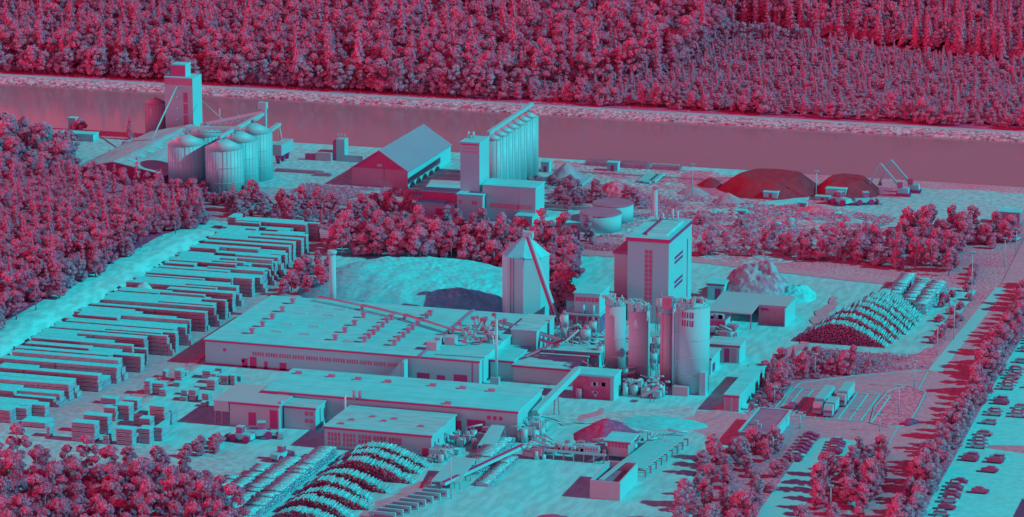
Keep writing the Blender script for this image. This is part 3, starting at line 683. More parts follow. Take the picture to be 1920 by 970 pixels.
# metal silos
def metal_silo(label, px, pyb, y, r, h, top='flat', wall='steel_rib'):
    x = g(px, pyb)[0]
    o = root('metal_silo', label, 'silo', (x, y, 0), 'metal silos of the plant')
    MB().cyl(x, y, r, 0, h, 40).part('shell', wall, o)
    MB().cyl(x, y, r * 0.98, h + 0.01, h + 0.9, 40, r * 0.5).part('roof', 'roof_pale_worn', o)
    m = MB()
    for i in range(20):
        a = 2 * math.pi * i / 20; b2 = 2 * math.pi * (i + 1) / 20
        p = (x + r * math.cos(a), y + r * math.sin(a)); q = (x + r * math.cos(b2), y + r * math.sin(b2))
        m.tube((*p, h), (*p, h + 1.2), 0.08, 5); m.tube((*p, h + 1.2), (*q, h + 1.2), 0.08, 5)
    m.part('railing', 'steel', roof_of(o))
    m = MB()
    for k in range(1, int(h / 5)): m.cyl(x, y, r + 0.05, k * 5.0, k * 5.0 + 0.15, 40)
    m.part('hoop', wall, o)
    return o, x, y
S1, sx, sy = metal_silo('left one of the four metal silos, dull with machinery on top', 1153, 698, 861.5, 2.9, 19.5, wall='concrete')
m = MB()
for i in range(14):
    a = rng.uniform(0, 6.28); x = sx + 2.2 * math.cos(a); y = sy + 2.2 * math.sin(a); m.box(x - 0.5, x + 0.5, y - 0.5, y + 0.5, 19.6, 19.8 + rng.uniform(0.6, 2.2)); m.tube((x, y, 20.4), (x + rng.uniform(-2, 2), y, 21.8), 0.2, 6)
m.part('machinery', 'steel', roof_of(S1))
S2, sx, sy = metal_silo('second metal silo from the left with cluttered top', 1198, 713, 855, 2.95, 20.2, wall='concrete')
m = MB()
for i in range(18):
    a = rng.uniform(0, 6.28); x = sx + 2.6 * math.cos(a); y = sy + 2.6 * math.sin(a); m.box(x - 0.5, x + 0.5, y - 0.5, y + 0.5, 20.3, 20.5 + rng.uniform(0.6, 2.6)); m.tube((x, y, 21.4), (x + rng.uniform(-2.4, 2.4), y, 22.6), 0.25, 6)
m.part('machinery', 'steel', roof_of(S2))
S3, sx, sy = metal_silo('narrow dark ribbed metal silo next to the widest one', 1249, 724, 852.5, 1.9, 20.6, wall='concrete_dim')
MB().box(sx - 1.4, sx + 1.4, sy - 1.2, sy + 1.2, 21.0, 25.0).part('machinery', 'steel_dark', roof_of(S3))
for i in range(6): 
    a = i * 1.05; MB().box(sx + 1.95 * math.cos(a) - .1, sx + 1.95 * math.cos(a) + .1, sy + 1.95 * math.sin(a) - .1, sy + 1.95 * math.sin(a) + .1, 0, 20.5).part('rib', 'steel_dark', S3)
S4, sx, sy = metal_silo('widest brightest metal silo with two rows of small dark slots near its rim', 1295, 734, 849.5, 4.7, 24.0, wall='wall_white_y')
for k in range(2):
    for i in range(5):
        a = R(-112 + i * 9); x = sx + 4.72 * math.cos(a); y = sy + 4.72 * math.sin(a)
        MB().cyl(x, y, 0.22, 19.2 + k * 2.3, 20.8 + k * 2.3, 8).part('vent', 'trim_dark', S4)
m = MB()
for i in range(26):
    a = rng.uniform(0, 6.28); q = rng.uniform(0.4, 3.6); x = sx + q * math.cos(a); y = sy + q * math.sin(a); m.box(x - 0.4, x + 0.4, y - 0.4, y + 0.4, 24.6, 24.9 + rng.uniform(0.4, 1.4))
m.part('machinery', 'concrete', roof_of(S4))
MB().box(sx + 3.2, sx + 4.9, sy - 4.8, sy - 2.0, 0, 6.5).part('lobby', 'wall_white_y', S4); MB().box(sx - 3.8, sx + 0.5, sy - 6.8, sy - 4.5, 0, 2.5).part('plinth', 'concrete_dim', S4)
r = root('standpipe', 'bright vertical pipe on brackets beside the widest metal silo', 'pipe', (-211.8, 845, 0))
px_ = gz(1262, 740, 845.5)
MB().tube((px_[0], 845.5, 0), (px_[0], 845.5, 24), 0.42, 10).part('pipe', 'paint_white', r)
for z in (9, 17): MB().tube((px_[0], 845.5, z), (px_[0] + 2.6, 846.2, z + 0.4), 0.18, 6).part('bracket', 'paint_white', r)

# plant clutter between halls and silos: cyclones, ducts, frames, conveyors
def cyclone(label, x, y, z0, r, h, group='dust cyclones'):
    o = root('cyclone', label, 'cyclone', (x, y, 0), group)
    MB().cyl(x, y, r, z0 + h * 0.5, z0 + h, 16).part('body', 'steel', o); MB().cyl(x, y, r * 0.25, z0, z0 + h * 0.5 - 0.01, 16, r).part('cone', 'steel', o)
    MB().cyl(x, y, r * 0.4, z0 + h + 0.01, z0 + h + 1.2, 10).part('outlet', 'steel_dark', o)
    m = MB()
    for dx in (-r, r):
        for dy in (-r, r): m.tube((x + dx, y + dy, 0), (x + dx * 0.8, y + dy * 0.8, z0 + h * 0.7), 0.14, 5)
    m.part('frame', 'steel_dark', o)
    return o
for i, (px, py, z0, rr, hh_) in enumerate([(1058, 660, 4, 1.2, 7), (1098, 668, 2, 1.5, 6), (1112, 660, 3, 1.1, 6), (1232, 690, 3, 1.2, 6), (1238, 640, 5, 1.2, 8), (1125, 684, 1.5, 1.0, 4), (1225, 708, 2, 1.1, 5)]):
    x, y = g(px, py); cyclone('steel dust cyclone on a frame in the tangle of pipes round the metal silos', x, y, z0, rr, hh_)
def conveyor(label, p, q, w=1.1, h=1.0, legs=2, m='steel', name='conveyor', belt=True):
    o = root(name, label, 'conveyor', ((p[0] + q[0]) / 2, (p[1] + q[1]) / 2, 0))
    MB().beam(p, q, w, h).part('gallery', m, o)
    if belt: MB().beam((p[0], p[1], p[2] + h / 2 + 0.06), (q[0], q[1], q[2] + h / 2 + 0.06), w * 0.6, 0.1).part('belt', 'trim_dark', o)
    for i in range(legs):
        t_ = (i + 0.6) / (legs + 0.2); x, y, z = [p[k] + (q[k] - p[k]) * t_ for k in range(3)]
        for d in (-0.45, 0.45): MB().tube((x + d * w, y, 0), (x + d * w * 0.6, y, z - h * 0.4), 0.13, 5).part('leg', 'steel_dark', o)
    return o
def P3d(px, py, z): return (*g(px, py, z), z)
conveyor('bright covered conveyor climbing from the narrow hall to the bunker roof', P3d(1003, 775, 4.5), P3d(1083, 694, 9.0), 1.6, 1.7, 1, 'paint_white', belt=False)
conveyor('conveyor descending from the large hall roof past the chip silo', P3d(935, 603, 9.5), P3d(1055, 638, 6), 1.1, 0.8, 3)
conveyor('lower conveyor running beside the one from the large hall roof', P3d(925, 612, 7.5), P3d(1050, 648, 5), 0.9, 0.6, 3, 'steel_dark')
conveyor('thin crossing conveyor over the pump house roof', P3d(985, 668, 6), P3d(1055, 638, 8), 0.7, 0.5, 2, 'steel_dark')
conveyor('short steep conveyor beside the left metal silo', P3d(1060, 640, 6), P3d(1085, 618, 9), 0.7, 0.6, 1)
conveyor('short conveyor feeding the widest metal silo at ground level', P3d(1205, 742, 1.5), P3d(1240, 724, 5), 1.2, 0.9, 1)
conveyor('roof conveyor spanning the gap between second and third metal silos', P3d(1218, 628, 12), P3d(1240, 624, 12.5), 1.2, 1.2, 0, belt=False)
r = root('mast_pipe', 'tall white standpipe at the right corner of the large hall', 'pipe', (-261.5, 848, 0))
q = gz(931, 725, 839.5); MB().tube((q[0], 839.5, 0), (q[0], 839.5, gz(931, 598, 839.5)[2]), 0.42, 10).part('pipe', 'paint_white', r)
MB().box(q[0] - 1.5, q[0] + 0.9, 838.5, 840, 0, 2.2).part('pump', 'steel', r)
clut = []
def clutter(label, x0, x1, y0, y1, zmax, n_, seed, name='pipe_works', cat='machinery', m1='steel', m2='steel_dark'):
    rr = random.Random(seed)
    o = root(name, label, cat, ((x0 + x1) / 2, (y0 + y1) / 2, 0))
    for i in range(n_):
        x, y = rr.uniform(x0, x1), rr.uniform(y0, y1); h = rr.uniform(0.4, 1.0) * zmax
        k = rr.random()
        if k < 0.4:
            w = rr.uniform(0.5, 1.6); d = rr.uniform(0.5, 1.3); z = rr.uniform(0, h * 0.6); q = MB().box(x - w, x + w, y - d, y + d, z, z + rr.uniform(0.5, 1.8))
            q.part('machine_body', m1 if rr.random() < 0.6 else m2, o)
        elif k < 0.7: MB().tube((x, y, h), (x + rr.uniform(-5, 5), y + rr.uniform(-2, 2), h + rr.uniform(-1.5, 1.5)), rr.uniform(0.12, 0.35), 6).part('duct', m1, o)
        else: MB().tube((x, y, 0), (x, y, h), 0.15, 5).part('post', m2, o)
        if rr.random() < 0.3: MB().cyl(x, y, rr.uniform(0.5, 1.0), 0, h * 0.8, 12).part('tank', m1, o)
    return o
clutter('tangle of ducts and tanks between the large hall and the left metal silo', -252, -236, 872, 884, 7, 60, 1)
clutter('crowded machines and ducts at the foot of the left metal silos', -236, -224, 843, 852, 5, 46, 2)
clutter('machines piled between the second and the widest metal silo', -224, -212, 838, 846, 4.5, 46, 3)
clutter('pipes and fans behind the metal silos', -232, -214, 870, 884, 9, 60, 4)
clutter('pale machine parts in front of the open shed', -216, -207, 905, 914, 3, 22, 5)
clutter('bundle of ducts beside the foot of the diagonal conveyor', -262, -254, 882, 894, 5, 36, 6)
clutter('small conveyors and chutes at the right end of the narrow hall', -238, -233, 788, 800, 5, 30, 7)
clutter('steel chutes in front of the narrow hall doors', -254, -244, 778, 789, 4, 34, 8)
clutter('white pumps beside the right corner of the workshop', -254, -248, 764, 774, 4.5, 24, 9)
for i, (a, c, w, d, h) in enumerate([((1082, 638), (1100, 640), 3, 4, 3.2), ((1332, 622), (0, 0), 5, 6, 4.2), ((1140, 678), (0, 0), 3, 3, 3.4)]):
    x, y = g(*a); o = root('machine_house', ['dark steel machine housing under the raised white box', 'bin filled with scrap in front of the open shed', 'squat steel housing at the foot of the left metal silo'][i], 'machine', (x, y, 0))
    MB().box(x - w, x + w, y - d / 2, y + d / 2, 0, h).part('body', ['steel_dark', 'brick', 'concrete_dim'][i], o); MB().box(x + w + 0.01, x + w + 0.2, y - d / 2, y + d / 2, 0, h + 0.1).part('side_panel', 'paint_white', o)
    m = MB()
    for k in range(9): xx = x + rng.uniform(-w, w); m.box(xx - 0.5, xx + 0.5, y - 0.8, y + 0.6, h - 0.1, h + rng.uniform(0.4, 1.4))
    m.part('load', 'steel', o)

# ------------------------------------------------------------------ grain terminal by the canal
G1 = root('grain_tower', 'tall grain elevator tower with penthouse on its roof by the canal', 'tower', (-480, 1150, 0))
gx0, gx1, gy0, gy1, gh = -484.0, -473.4, 1132, 1139.2, 22.6
gx0, gx1 = gz(310.5, 240, gy0)[0], gz(362, 240, gy0)[0]; gh = gz(335, 147, gy0)[2]; gy1 = gy0 + 9
MB().box(gx0, gx1, gy0, gy1, 0, gh - 2.6).part('wall', 'concrete', G1)
MB().box(gx0 - 0.03, gx1 + 0.03, gy0 - 0.03, gy1 + 0.03, gh - 2.59, gh).part('parapet', 'roof_dark', G1, 'dark band round the tower top')
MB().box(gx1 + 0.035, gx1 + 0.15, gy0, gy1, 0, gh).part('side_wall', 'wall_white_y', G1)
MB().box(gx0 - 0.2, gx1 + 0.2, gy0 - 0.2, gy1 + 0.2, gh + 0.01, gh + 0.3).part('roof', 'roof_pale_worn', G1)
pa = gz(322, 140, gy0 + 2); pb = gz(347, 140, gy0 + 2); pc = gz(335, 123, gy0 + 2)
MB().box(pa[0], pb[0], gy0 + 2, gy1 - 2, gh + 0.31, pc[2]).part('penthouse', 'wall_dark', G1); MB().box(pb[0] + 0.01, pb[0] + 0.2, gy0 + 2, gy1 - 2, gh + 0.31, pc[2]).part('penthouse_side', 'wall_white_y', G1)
MB().box(pa[0] - 0.2, pb[0] + 0.3, gy0 + 1.8, gy1 - 1.8, pc[2] + 0.01, pc[2] + 0.4).part('penthouse_roof', 'roof_pale', G1)
wa, wb = gz(344, 200, gy0)[0], gz(352, 200, gy0)[0]
for k in range(4):
    z0 = 1.5 + k * 4.3; w = opening(G1, wa, wb, gy0, z0, z0 + 3.8, 'window', 'glass')
    MB().cyl((gx0 + wa) / 2 + 1.2, gy0 - 0.1, 0.35, z0 + 1.5, z0 + 2.3, 8).part('vent', 'paint_white', G1)
MB().box(gx0 + 0.5, wa - 0.3, gy0 - 0.05, gy0 + 0.05, 15.2, 17).part('panel', 'concrete_dim', G1)
gs = round_silo('grain_silo', 'dull dark grain silo half hidden behind the elevator tower', gz(293, 240, 1136)[0], 1136, 4.0, gz(293, 193, 1136)[2], 2.2, 'wall_brown', 'roof_dark', 20, None, 20)
# long gabled grain shed
sx0, sx1, sy0, sy1 = -484.5, -449, 1056.5, 1128
SH = root('grain_shed', 'broad low shed with worn gabled roof in front of the elevator tower', 'shed', ((sx0 + sx1) / 2, (sy0 + sy1) / 2, 0))
xm = gz(190, 312, sy0)[0]; he = 3.0; hr = 6.6; xm = (sx0 + sx1) / 2 - 2
MB().prof_y([(sx0 + 0.4, 0), (sx1 - 0.4, 0), (sx1 - 0.4, he), (xm, hr), (sx0 + 0.4, he)], sy0 + 0.8, sy1).part('wall', 'wall_dark', SH)
MB().prof_y([(sx0 - 0.4, he), (xm, hr + 0.1), (xm, hr + 0.45), (sx0 - 0.4, he + 0.35)], sy0, sy1 + 0.5).part('roof', 'roof_shed', SH)
MB().prof_y([(xm + 0.005, hr + 0.1), (sx1 + 0.4, he), (sx1 + 0.4, he + 0.35), (xm + 0.005, hr + 0.45)], sy0, sy1 + 0.5).part('roof', 'roof_shed', SH)
m_ = (he - hr) / (sx1 - xm)
for k in range(8):
    y = sy0 + 6 + k * 8; x = xm + 3.2; z = hr + 0.47 + m_ * 3.2
    MB().prof_y([(x, z), (x + 2.4, z + m_ * 2.4), (x + 2.4, z + m_ * 2.4 + 0.12), (x, z + 0.12)], y, y + 3).part('rooflight', 'roof_pale', SH)
opening(SH, sx0 + 4, sx1 - 4, sy0 + 0.8, 0, 2.3)
# galvanised silos
gal = []
for i, (xx, yy, lab) in enumerate([(-437.0, 1048.5, 'nearest silo of the pair standing beside the shed'), (-437.0, 1066, 'rear silo of the pair beside the shed, only its domed top showing'),
        (-421.6, 1045, 'nearest and fullest seen silo of the receding row of three'), (-422.0, 1060, 'middle silo of the receding row of three'),
        (-422.4, 1075, 'farthest silo of the receding row of three')]):
    o = round_silo('galvanised_silo', lab, xx, yy, 6.55, 17.2, 3.4, 'steel_rib', 'steel', 40, 'galvanised grain silos', 30)
    for z in (5.5, 11.0): MB().cyl(xx, yy, 6.7, z, z + 0.15, 40).part('hoop', 'steel', o)
    MB().cyl(xx, yy, 0.7, 20.3, 21.3, 10).part('cap', 'steel_dark', roof_of(o))
def gantry(label, p, q, legs=()):
    o = root('conveyor_gantry', label, 'conveyor', ((p[0] + q[0]) / 2, (p[1] + q[1]) / 2, 0))
    MB().beam(p, q, 1.2, 1.1).part('gallery', 'steel', o)
    m = MB(); nseg = 10
    for i in range(nseg):
        a = [p[k] + (q[k] - p[k]) * i / nseg for k in range(3)]; b2 = [p[k] + (q[k] - p[k]) * (i + 1) / nseg for k in range(3)]
        m.tube((a[0] - 0.7, a[1], a[2] - 1.6), (b2[0] - 0.7, b2[1], b2[2] - 0.5), 0.12, 5); m.tube((a[0] - 0.7, a[1], a[2] - 0.5), (a[0] - 0.7, a[1], a[2] - 1.6), 0.1, 5)
        m.tube((a[0] - 0.7, a[1], a[2] - 1.6), (b2[0] - 0.7, b2[1], b2[2] - 1.6), 0.12, 5)
    m.part('truss', 'steel', o)
    for t_ in legs:
        a = [p[k] + (q[k] - p[k]) * t_ for k in range(3)]; MB().tube((a[0], a[1], 17), (a[0], a[1], a[2]), 0.2, 6).part('leg', 'steel', o)
    return o
hd = gz(493, 214, 1090)
gantry('long conveyor gantry rising along the row of three silos', (-421.5, 1040, 21.6), (hd[0], 1090, hd[2]), (0.3, 0.55, 0.8))
gantry('conveyor gantry reaching from the elevator tower to the head tower', gz(378, 234, 1120), (hd[0] - 0.5, 1092, hd[2] + 0.3), (0.3, 0.6))
gantry('short gantry linking the pair of silos to the row of three', (-439, 1052, 21.7), (-420, 1056, 21.8))
r = root('elevator_leg', 'slim bright elevator leg standing at the far end of the row of three silos', 'tower', (hd[0] + 1, 1092, 0))
tp = gz(496, 194, 1092)
MB().box(tp[0] - 0.7, tp[0] + 0.7, 1091, 1092.4, 0, tp[2]).part('shaft', 'steel', r); MB().box(tp[0] - 2.2, tp[0] + 1.0, 1090.6, 1092.8, tp[2] - 2, tp[2] + 0.4).part('head', 'steel', r)
r = root('loading_gantry', 'sloping loading frame with chutes at the quay side of the silo row', 'gantry', (-412, 1092, 0))
q0, q1 = gz(505, 246, 1092), gz(523, 233, 1106)
MB().beam(q0, q1, 1.6, 1.0).part('gallery', 'steel', r)
MB().tube((q1[0], 1106, 0), q1, 0.25, 6).part('leg', 'steel', r); MB().tube((q1[0] + 2.5, 1106, 0), q1, 0.22, 6).part('leg', 'steel', r)
MB().box(q0[0] + 1, q0[0] + 4.5, 1092, 1104, 5, 9).part('bin', 'concrete', r)
for k in range(3): MB().cyl(q0[0] + 2.8, 1093 + k * 4.5, 0.6, 2, 5, 10, 1.2).part('chute', 'trim_dark', r)
for x_, lab, a, b_ in ((0, 'thin spout pipe slanting down from the elevator tower to the shed ridge', gz(331, 163, 1131), gz(285, 262, 1100)), (1, 'thin cable stay from the right wall of the elevator tower', gz(380, 190, 1136), gz(416, 223, 1110))):
    MB().tube(a, b_, 0.3 if x_ == 0 else 0.16, 6).thing('spout_pipe', 'paint_white', lab, 'pipe')
# brown barn
bx0, bx1, by0, by1 = -385.3, -364.6, 1074, 1122.8
B1 = root('barn', 'brown boarded barn with plain steep gabled roof and white right wall', 'barn', (-375, 1098, 0))
MB().prof_y([(bx0, 0), (bx1, 0), (bx1, 6.1), ((bx0 + bx1) / 2, 13), (bx0, 6.1)], by0, by1).part('wall', 'wall_brown', B1)
MB().prof_y([(bx0 + 0.1, 6.6), (bx1 - 0.1, 6.6), ((bx0 + bx1) / 2, 12.9)], by0 - 0.06, by0 + 0.05).part('gable', 'wall_dark', B1, 'darker gable triangle')  # upper gable darker than the wall below
xm = (bx0 + bx1) / 2
MB().prof_y([(xm, 13.05), (bx1 + 0.5, 5.95), (bx1 + 0.5, 6.3), (xm, 13.4)], by0 - 0.6, by1 + 0.6).part('roof', 'roof_barn', B1)
MB().prof_y([(bx0 - 0.5, 5.95), (xm - 0.005, 13.05), (xm - 0.005, 13.4), (bx0 - 0.5, 6.3)], by0 - 0.6, by1 + 0.6).part('roof', 'roof_barn', B1)
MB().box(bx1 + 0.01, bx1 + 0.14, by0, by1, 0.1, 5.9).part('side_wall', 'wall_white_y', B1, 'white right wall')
MB().box(xm - 0.8, xm + 1.2, by0 - 0.3, by0 - 0.07, 7.4, 8.4).part('hatch', 'concrete_dim', B1); MB().box(xm + 1.4, xm + 1.6, by0 - 0.3, by0 - 0.07, 2, 7).part('ladder', 'concrete_dim', B1); MB().box(xm + 0.3, xm + 2.3, by0 - 0.2, by0 - 0.07, 2.4, 2.6).part('ladder', 'concrete_dim', B1)
# small quay hopper left of barn
r = root('quay_hopper', 'white loading hopper beside low walled bins near the quay', 'hopper', (-392, 1118, 0))
x, y = g(642, 300); MB().box(x - 1.6, x + 1.6, y - 2, y + 2, 0, 8).part('tower', 'wall_white_y', r); MB().box(x - 2.9, x - 1.65, y - 2, y + 2, 0, 7.2).part('shaft', 'wall_dark', r)
MB().box(x - 9, x - 3, y - 4, y + 3, 0, 3).part('bin', 'concrete_dim', r); MB().box(x - 13, x - 9.1, y - 4, y - 2, 0, 2.2).part('bin_wall', 'wall_dark', r); MB().box(x + 1.8, x + 9, y - 3, y - 2.4, 0, 2.5).part('bin_wall', 'wall_white_y', r)
for i in range(3): MB().tube((x - 1.2 + i, y, 8), (x - 1.4 + i * 1.3, y, 9.8), 0.14, 5).part('spout', 'steel', r)
for (px, py, wd, lab) in ((562, 324, 9, 'flat dark trough lying on the pale yard left of the barn'), (606, 330, 3, 'small dark trough nearest the shadow of the barn')):
    x, y = g(px, py); o = MB(); o.box(x - wd, x + wd, y - 1, y + 1, 0.05, 1.0); o.box(x - wd + 0.3, x + wd - 0.3, y - 0.7, y + 0.7, 1.001, 1.1); o.thing('trough', 'steel_dark', lab, 'trough')
# elevator with slender silos
E1 = root('feed_tower', 'white square elevator tower left of the row of slender silos', 'tower', (-329, 1040, 0))
ey0 = 1036; ex0, ex1 = gz(863, 300, ey0)[0], gz(899, 300, ey0)[0]; eh = gz(880, 269, ey0)[2]; ey1 = ey0 + 11
MB().box(ex0, ex1, ey0, ey1, 0, eh).part('wall', 'wall_white', E1); MB().box(ex0 - 0.2, ex1 + 0.2, ey0 - 0.2, ey1 + 0.2, eh + 0.01, eh + 0.4).part('roof', 'roof_pale', E1)
for z, w in ((eh - 2.0, 0.75), (eh - 3.2, 0.9), (eh - 0.7, 1.0)): MB().box((ex0 + ex1) / 2 - w * 3.2, (ex0 + ex1) / 2 + w * 3.2, ey0 - 0.05, ey0 + 0.1, z, z + 0.5).part('band', 'trim_dark' if z > eh - 1 else 'wall_brown', E1)
for i in range(2):
    q = gz(879 + i * 9, 258, ey0 + 7); MB().cyl(q[0], ey0 + 7, 0.4, eh + 0.3, eh + 2.6, 8).part('vent', 'paint_white', E1)
fy = [1066 + i * 7.0 for i in range(7)]
for i, y in enumerate(fy):
    x = -330.6 + 0.05 * i
    o = round_silo('slender_silo', ('foremost slender silo of the row behind the white square tower' if i == 0 else 'farthest slender silo at the canal end of the row' if i == 6 else 'middle silo in the row of seven slender silos'), x, y, 3.35, 21.5, 1.7, 'steel', 'steel', 24, 'slender silos', 14)
gp = gz(915, 274, 1064); gq = gz(996, 212, 1110)
gantry('walkway gantry climbing over the tops of the slender silos', (-330.6, 1060, 24.6), (-330.4, 1112, 25.4))
AX = hall('mill_building', 'broad white building with dark horizontal window band below the slender silos', gz(905, 400, 1034)[0], gz(1004, 400, 1034)[0], 1034, 1044.5, 12.0, 'wall_white', 'roof_pale', cat='building', roof_edge_strip=False)
ax0, ax1 = gz(905, 400, 1034)[0], gz(1004, 400, 1034)[0]
opening(AX, ax0 + 2.5, ax1 - 1.2, 1034, 4.6, 6.2, 'window', 'wall_brown'); opening(AX, ax0 + 12.4, ax0 + 12.6, 1034, 0.5, 11.5, 'downpipe', 'concrete_dim')
MB().box(ax1 - 5.5, ax1 + 0.3, 1029, 1033.9, 0, 3.4).part('porch', 'wall_white_y', AX); MB().box(ax1 - 5.8, ax1 + 0.6, 1028.7, 1033.95, 3.41, 3.7).part('porch_roof', 'roof_pale', AX)
cx0, cx1 = gz(857, 400, 1031)[0], gz(905, 400, 1031)[0]
CX = hall('silo_office', 'two storey white block with small windows below the white square tower', cx0, cx1, 1031, 1044, 9.0, 'wall_white', 'roof_pale', cat='building', roof_edge_strip=False)
for a, z in ((0.8, 6), (5.2, 5.9), (6.2, 5.9), (7.2, 3.4), (8.3, 3.4)): opening(CX, cx0 + a, cx0 + a + 0.75, 1031, z, z + 1.3, 'window', 'glass')
dx0, dx1 = gz(787, 400, 1038)[0], gz(856, 400, 1038)[0]
DX = hall('storage_shed', 'lower shed with dark upper wall and pale porch roof left of the two storey block', dx0, dx1 - 0.2, 1041, 1052, 7.2, 'wall_dark', 'roof_pale', cat='shed', roof_edge_strip=False)
MB().box(dx0 + 0.3, dx1 - 0.3, 1037, 1040.9, 0, 3.9).part('porch', 'concrete', DX); MB().box(dx0 - 0.8, dx0 + 9, 1036.4, 1040.95, 3.91, 4.3).part('porch_roof', 'roof_pale', DX)
opening(DX, dx0 + 6, dx0 + 9.5, 1037, 0.1, 2.4)
r = hall('gable_store', 'small store with low pale roof behind the white square tower', gz(800, 345, 1056)[0], gz(862, 345, 1056)[0], 1056, 1070, 5.0, 'concrete_dim', 'roof_grey', 1.6, 'x', cat='shed')
# round tanks
for (px, py, rr, h, lab) in ((1126, 430, 6.9, 5.6, 'nearer round tank with flat dark cover'), (1149, 412, 6.9, 5.6, 'farther round tank with flat dark cover')):
    x, y = g(px, py); o = root('round_tank', lab, 'tank', (x, y, 0), 'round tanks')
    MB().cyl(x, y, rr, 0, h, 48).part('shell', 'wall_white_y', o); MB().cyl(x, y, rr + 0.15, h + 0.01, h + 0.35, 48, rr * 0.98).part('cover', 'roof_dark', o)
MB().box(*sorted((g(1022, 388)[0], g(1112, 396)[0])), 1058, 1058.6, 0, 1.4).thing('low_wall', 'concrete_dim', 'low wall with pale coping behind the round tanks', 'wall')

# barges and rafts at the quay
for i, (a, c, py, w, h) in enumerate([(1098, 1222, 311, 5, 1.4), (1104, 1160, 304, 3, 1.2), (1165, 1218, 307, 3, 1.2), (1222, 1278, 318, 4, 1.3), (1222, 1276, 313, 2, 1.1)]):
    x0, y = g(a, py); x1, _ = g(c, py); m = MB()
    y = min(y, YN - 3)
    for k in range(int(w)): m.prof_x([(y + k, 0.05), (y + k + 0.9, 0.05), (y + k + 0.7, h), (y + k + 0.2, h)], x0, x1)
    m.thing('pile_of_sheet_piles', 'steel_dark' if i < 4 else 'paint_white', ['long dark bundle of steel piles lying along the quay', 'short dark bundle at the left end of the quay bundles', 'short dark bundle in the middle behind the long quay bundle', 'dark bundle at the right end of the quay bundles', 'pale bundle on the right end of the quay bundles'][i], 'steel piles', 'steel bundles on the quay')

# ------------------------------------------------------------------ heaps
def heap(name, label, cat, x0, x1, y0, y1, h, m, seed=0, p=1.0, rough=0.12, plateau=0.0, skew=0.0, kind=None, nr=26, ns=72):
    cx, cy_ = (x0 + x1) / 2, (y0 + y1) / 2; rx, ry = (x1 - x0) / 2, (y1 - y0) / 2
    b = MB(); b.smooth = False
    vs, fs = [], []
    for i in range(nr + 1):
        d = i / nr
        for j in range(ns):
            a = 2 * math.pi * j / ns
            wob = 1 + 0.14 * noise.noise(Vector((math.cos(a) * 1.7 + seed * 3.1, math.sin(a) * 1.7, seed)))
            x = cx + rx * d * wob * math.cos(a); y = cy_ + ry * d * wob * math.sin(a)
            e = max(0.0, (d - plateau) / (1 - plateau))
            z = h * (1 - e ** p)
            z *= 1 + skew * (x - cx) / rx
            z += h * rough * (1 - d ** 4) * (noise.noise(Vector((x * 0.22, y * 0.22, seed))) + 0.5 * noise.noise(Vector((x * 0.7, y * 0.7, seed + 9))))
            vs.append((x, y, max(z, 0) + 0.02 if d < 1 else -0.1))
    for i in range(nr):
        for j in range(ns):
            q = (i * ns + j, i * ns + (j + 1) % ns, (i + 1) * ns + (j + 1) % ns, (i + 1) * ns + j)
            fs.append(q[::-1] if i else (q[0], q[2], q[3])[::-1] if False else q[::-1])
    b.add(vs, fs)
    b.f = [tuple(dict.fromkeys(f)) for f in b.f]
    return b.thing(name, m, label, cat, kind=kind)
def heap_px(name, label, cat, pl, pr, dep, h, m, **k):
    a, c = g(*pl), g(*pr); y = (a[1] + c[1]) / 2
    return heap(name, label, cat, a[0], c[0], y - dep / 2, y + dep / 2, h, m, **k)
heap('sawdust_heap', 'long bright sawdust heap behind the large hall', 'heap', -350, -264, 899, 966, 6.9, 'sawdust', seed=3, p=1.35, plateau=0.5, rough=0.11, skew=-0.36, nr=34, ns=140)
heap_px('coal_heap', 'largest dark coal heap on the quay with flattened top', 'coal heap', (1352, 352), (1540, 358), 36, 5.4, 'coal', seed=5, p=1.3, plateau=0.55, rough=0.05)
heap_px('coal_heap', 'dark coal heap between the largest one and the grabbing machine', 'coal heap', (1524, 357), (1652, 362), 30, 4.9, 'coal', seed=6, p=1.2, plateau=0.5, rough=0.05)
heap_px('coal_heap', 'smallest dark coal heap at the left of the coal heaps', 'coal heap', (1308, 347), (1356, 350), 9, 3.0, 'coal', seed=7, p=1.4, rough=0.06)
heap_px('soil_heap', 'pointed pale soil heap beside the slender silos', 'soil heap', (1026, 337), (1098, 338), 16, 6.4, 'soil_heap', seed=8, p=1.2, rough=0.05)
heap_px('overgrown_mound', 'overgrown dark mound behind the round tanks', 'mound', (1105, 366), (1210, 374), 17, 5.4, 'dark_dirt', seed=9, p=1.5, rough=0.2)
heap_px('soil_heap', 'small soil heap with a bright ridge below the lamp by the coal', 'soil heap', (1268, 362), (1332, 366), 8, 2.6, 'soil_heap', seed=10, p=1.2)
heap_px('soil_heap', 'soil heap with a bright ridge right of the small lamp heap', 'soil heap', (1332, 380), (1398, 380), 9, 3.4, 'soil_heap', seed=11, p=1.2)
heap_px('scrub_mound', 'low dark scrubby mound in front of the diggers', 'mound', (1486, 396), (1575, 400), 10, 2.2, 'dark_dirt', seed=12, p=1.5, rough=0.25)
heap('chip_heap', 'rough wood chip heap, shaded on the left, beyond the open shed', 'heap', g(1338, 552)[0], g(1490, 552)[0], 948, 977, 8.2, 'chips', seed=13, p=1.35, plateau=0.34, rough=0.26)
heap('chip_heap', 'low bright spill of wood chips right of the rough chip heap', 'heap', g(1455, 545)[0], g(1545, 545)[0], 952, 970, 3.6, 'sawdust', seed=14, p=1.5, rough=0.3)
heap_px('bark_heap', 'dark pointed bark heap behind the log sorting deck', 'heap', (1072, 818), (1205, 822), 18, 5.2, 'bark_mulch', seed=15, p=1.15, rough=0.1)
heap_px('sand_heap', 'rounded sand heap on the bare track beside the left wood', 'sand heap', (236, 566), (304, 566), 10, 6.4, 'sand', seed=16, p=1.8, rough=0.1)
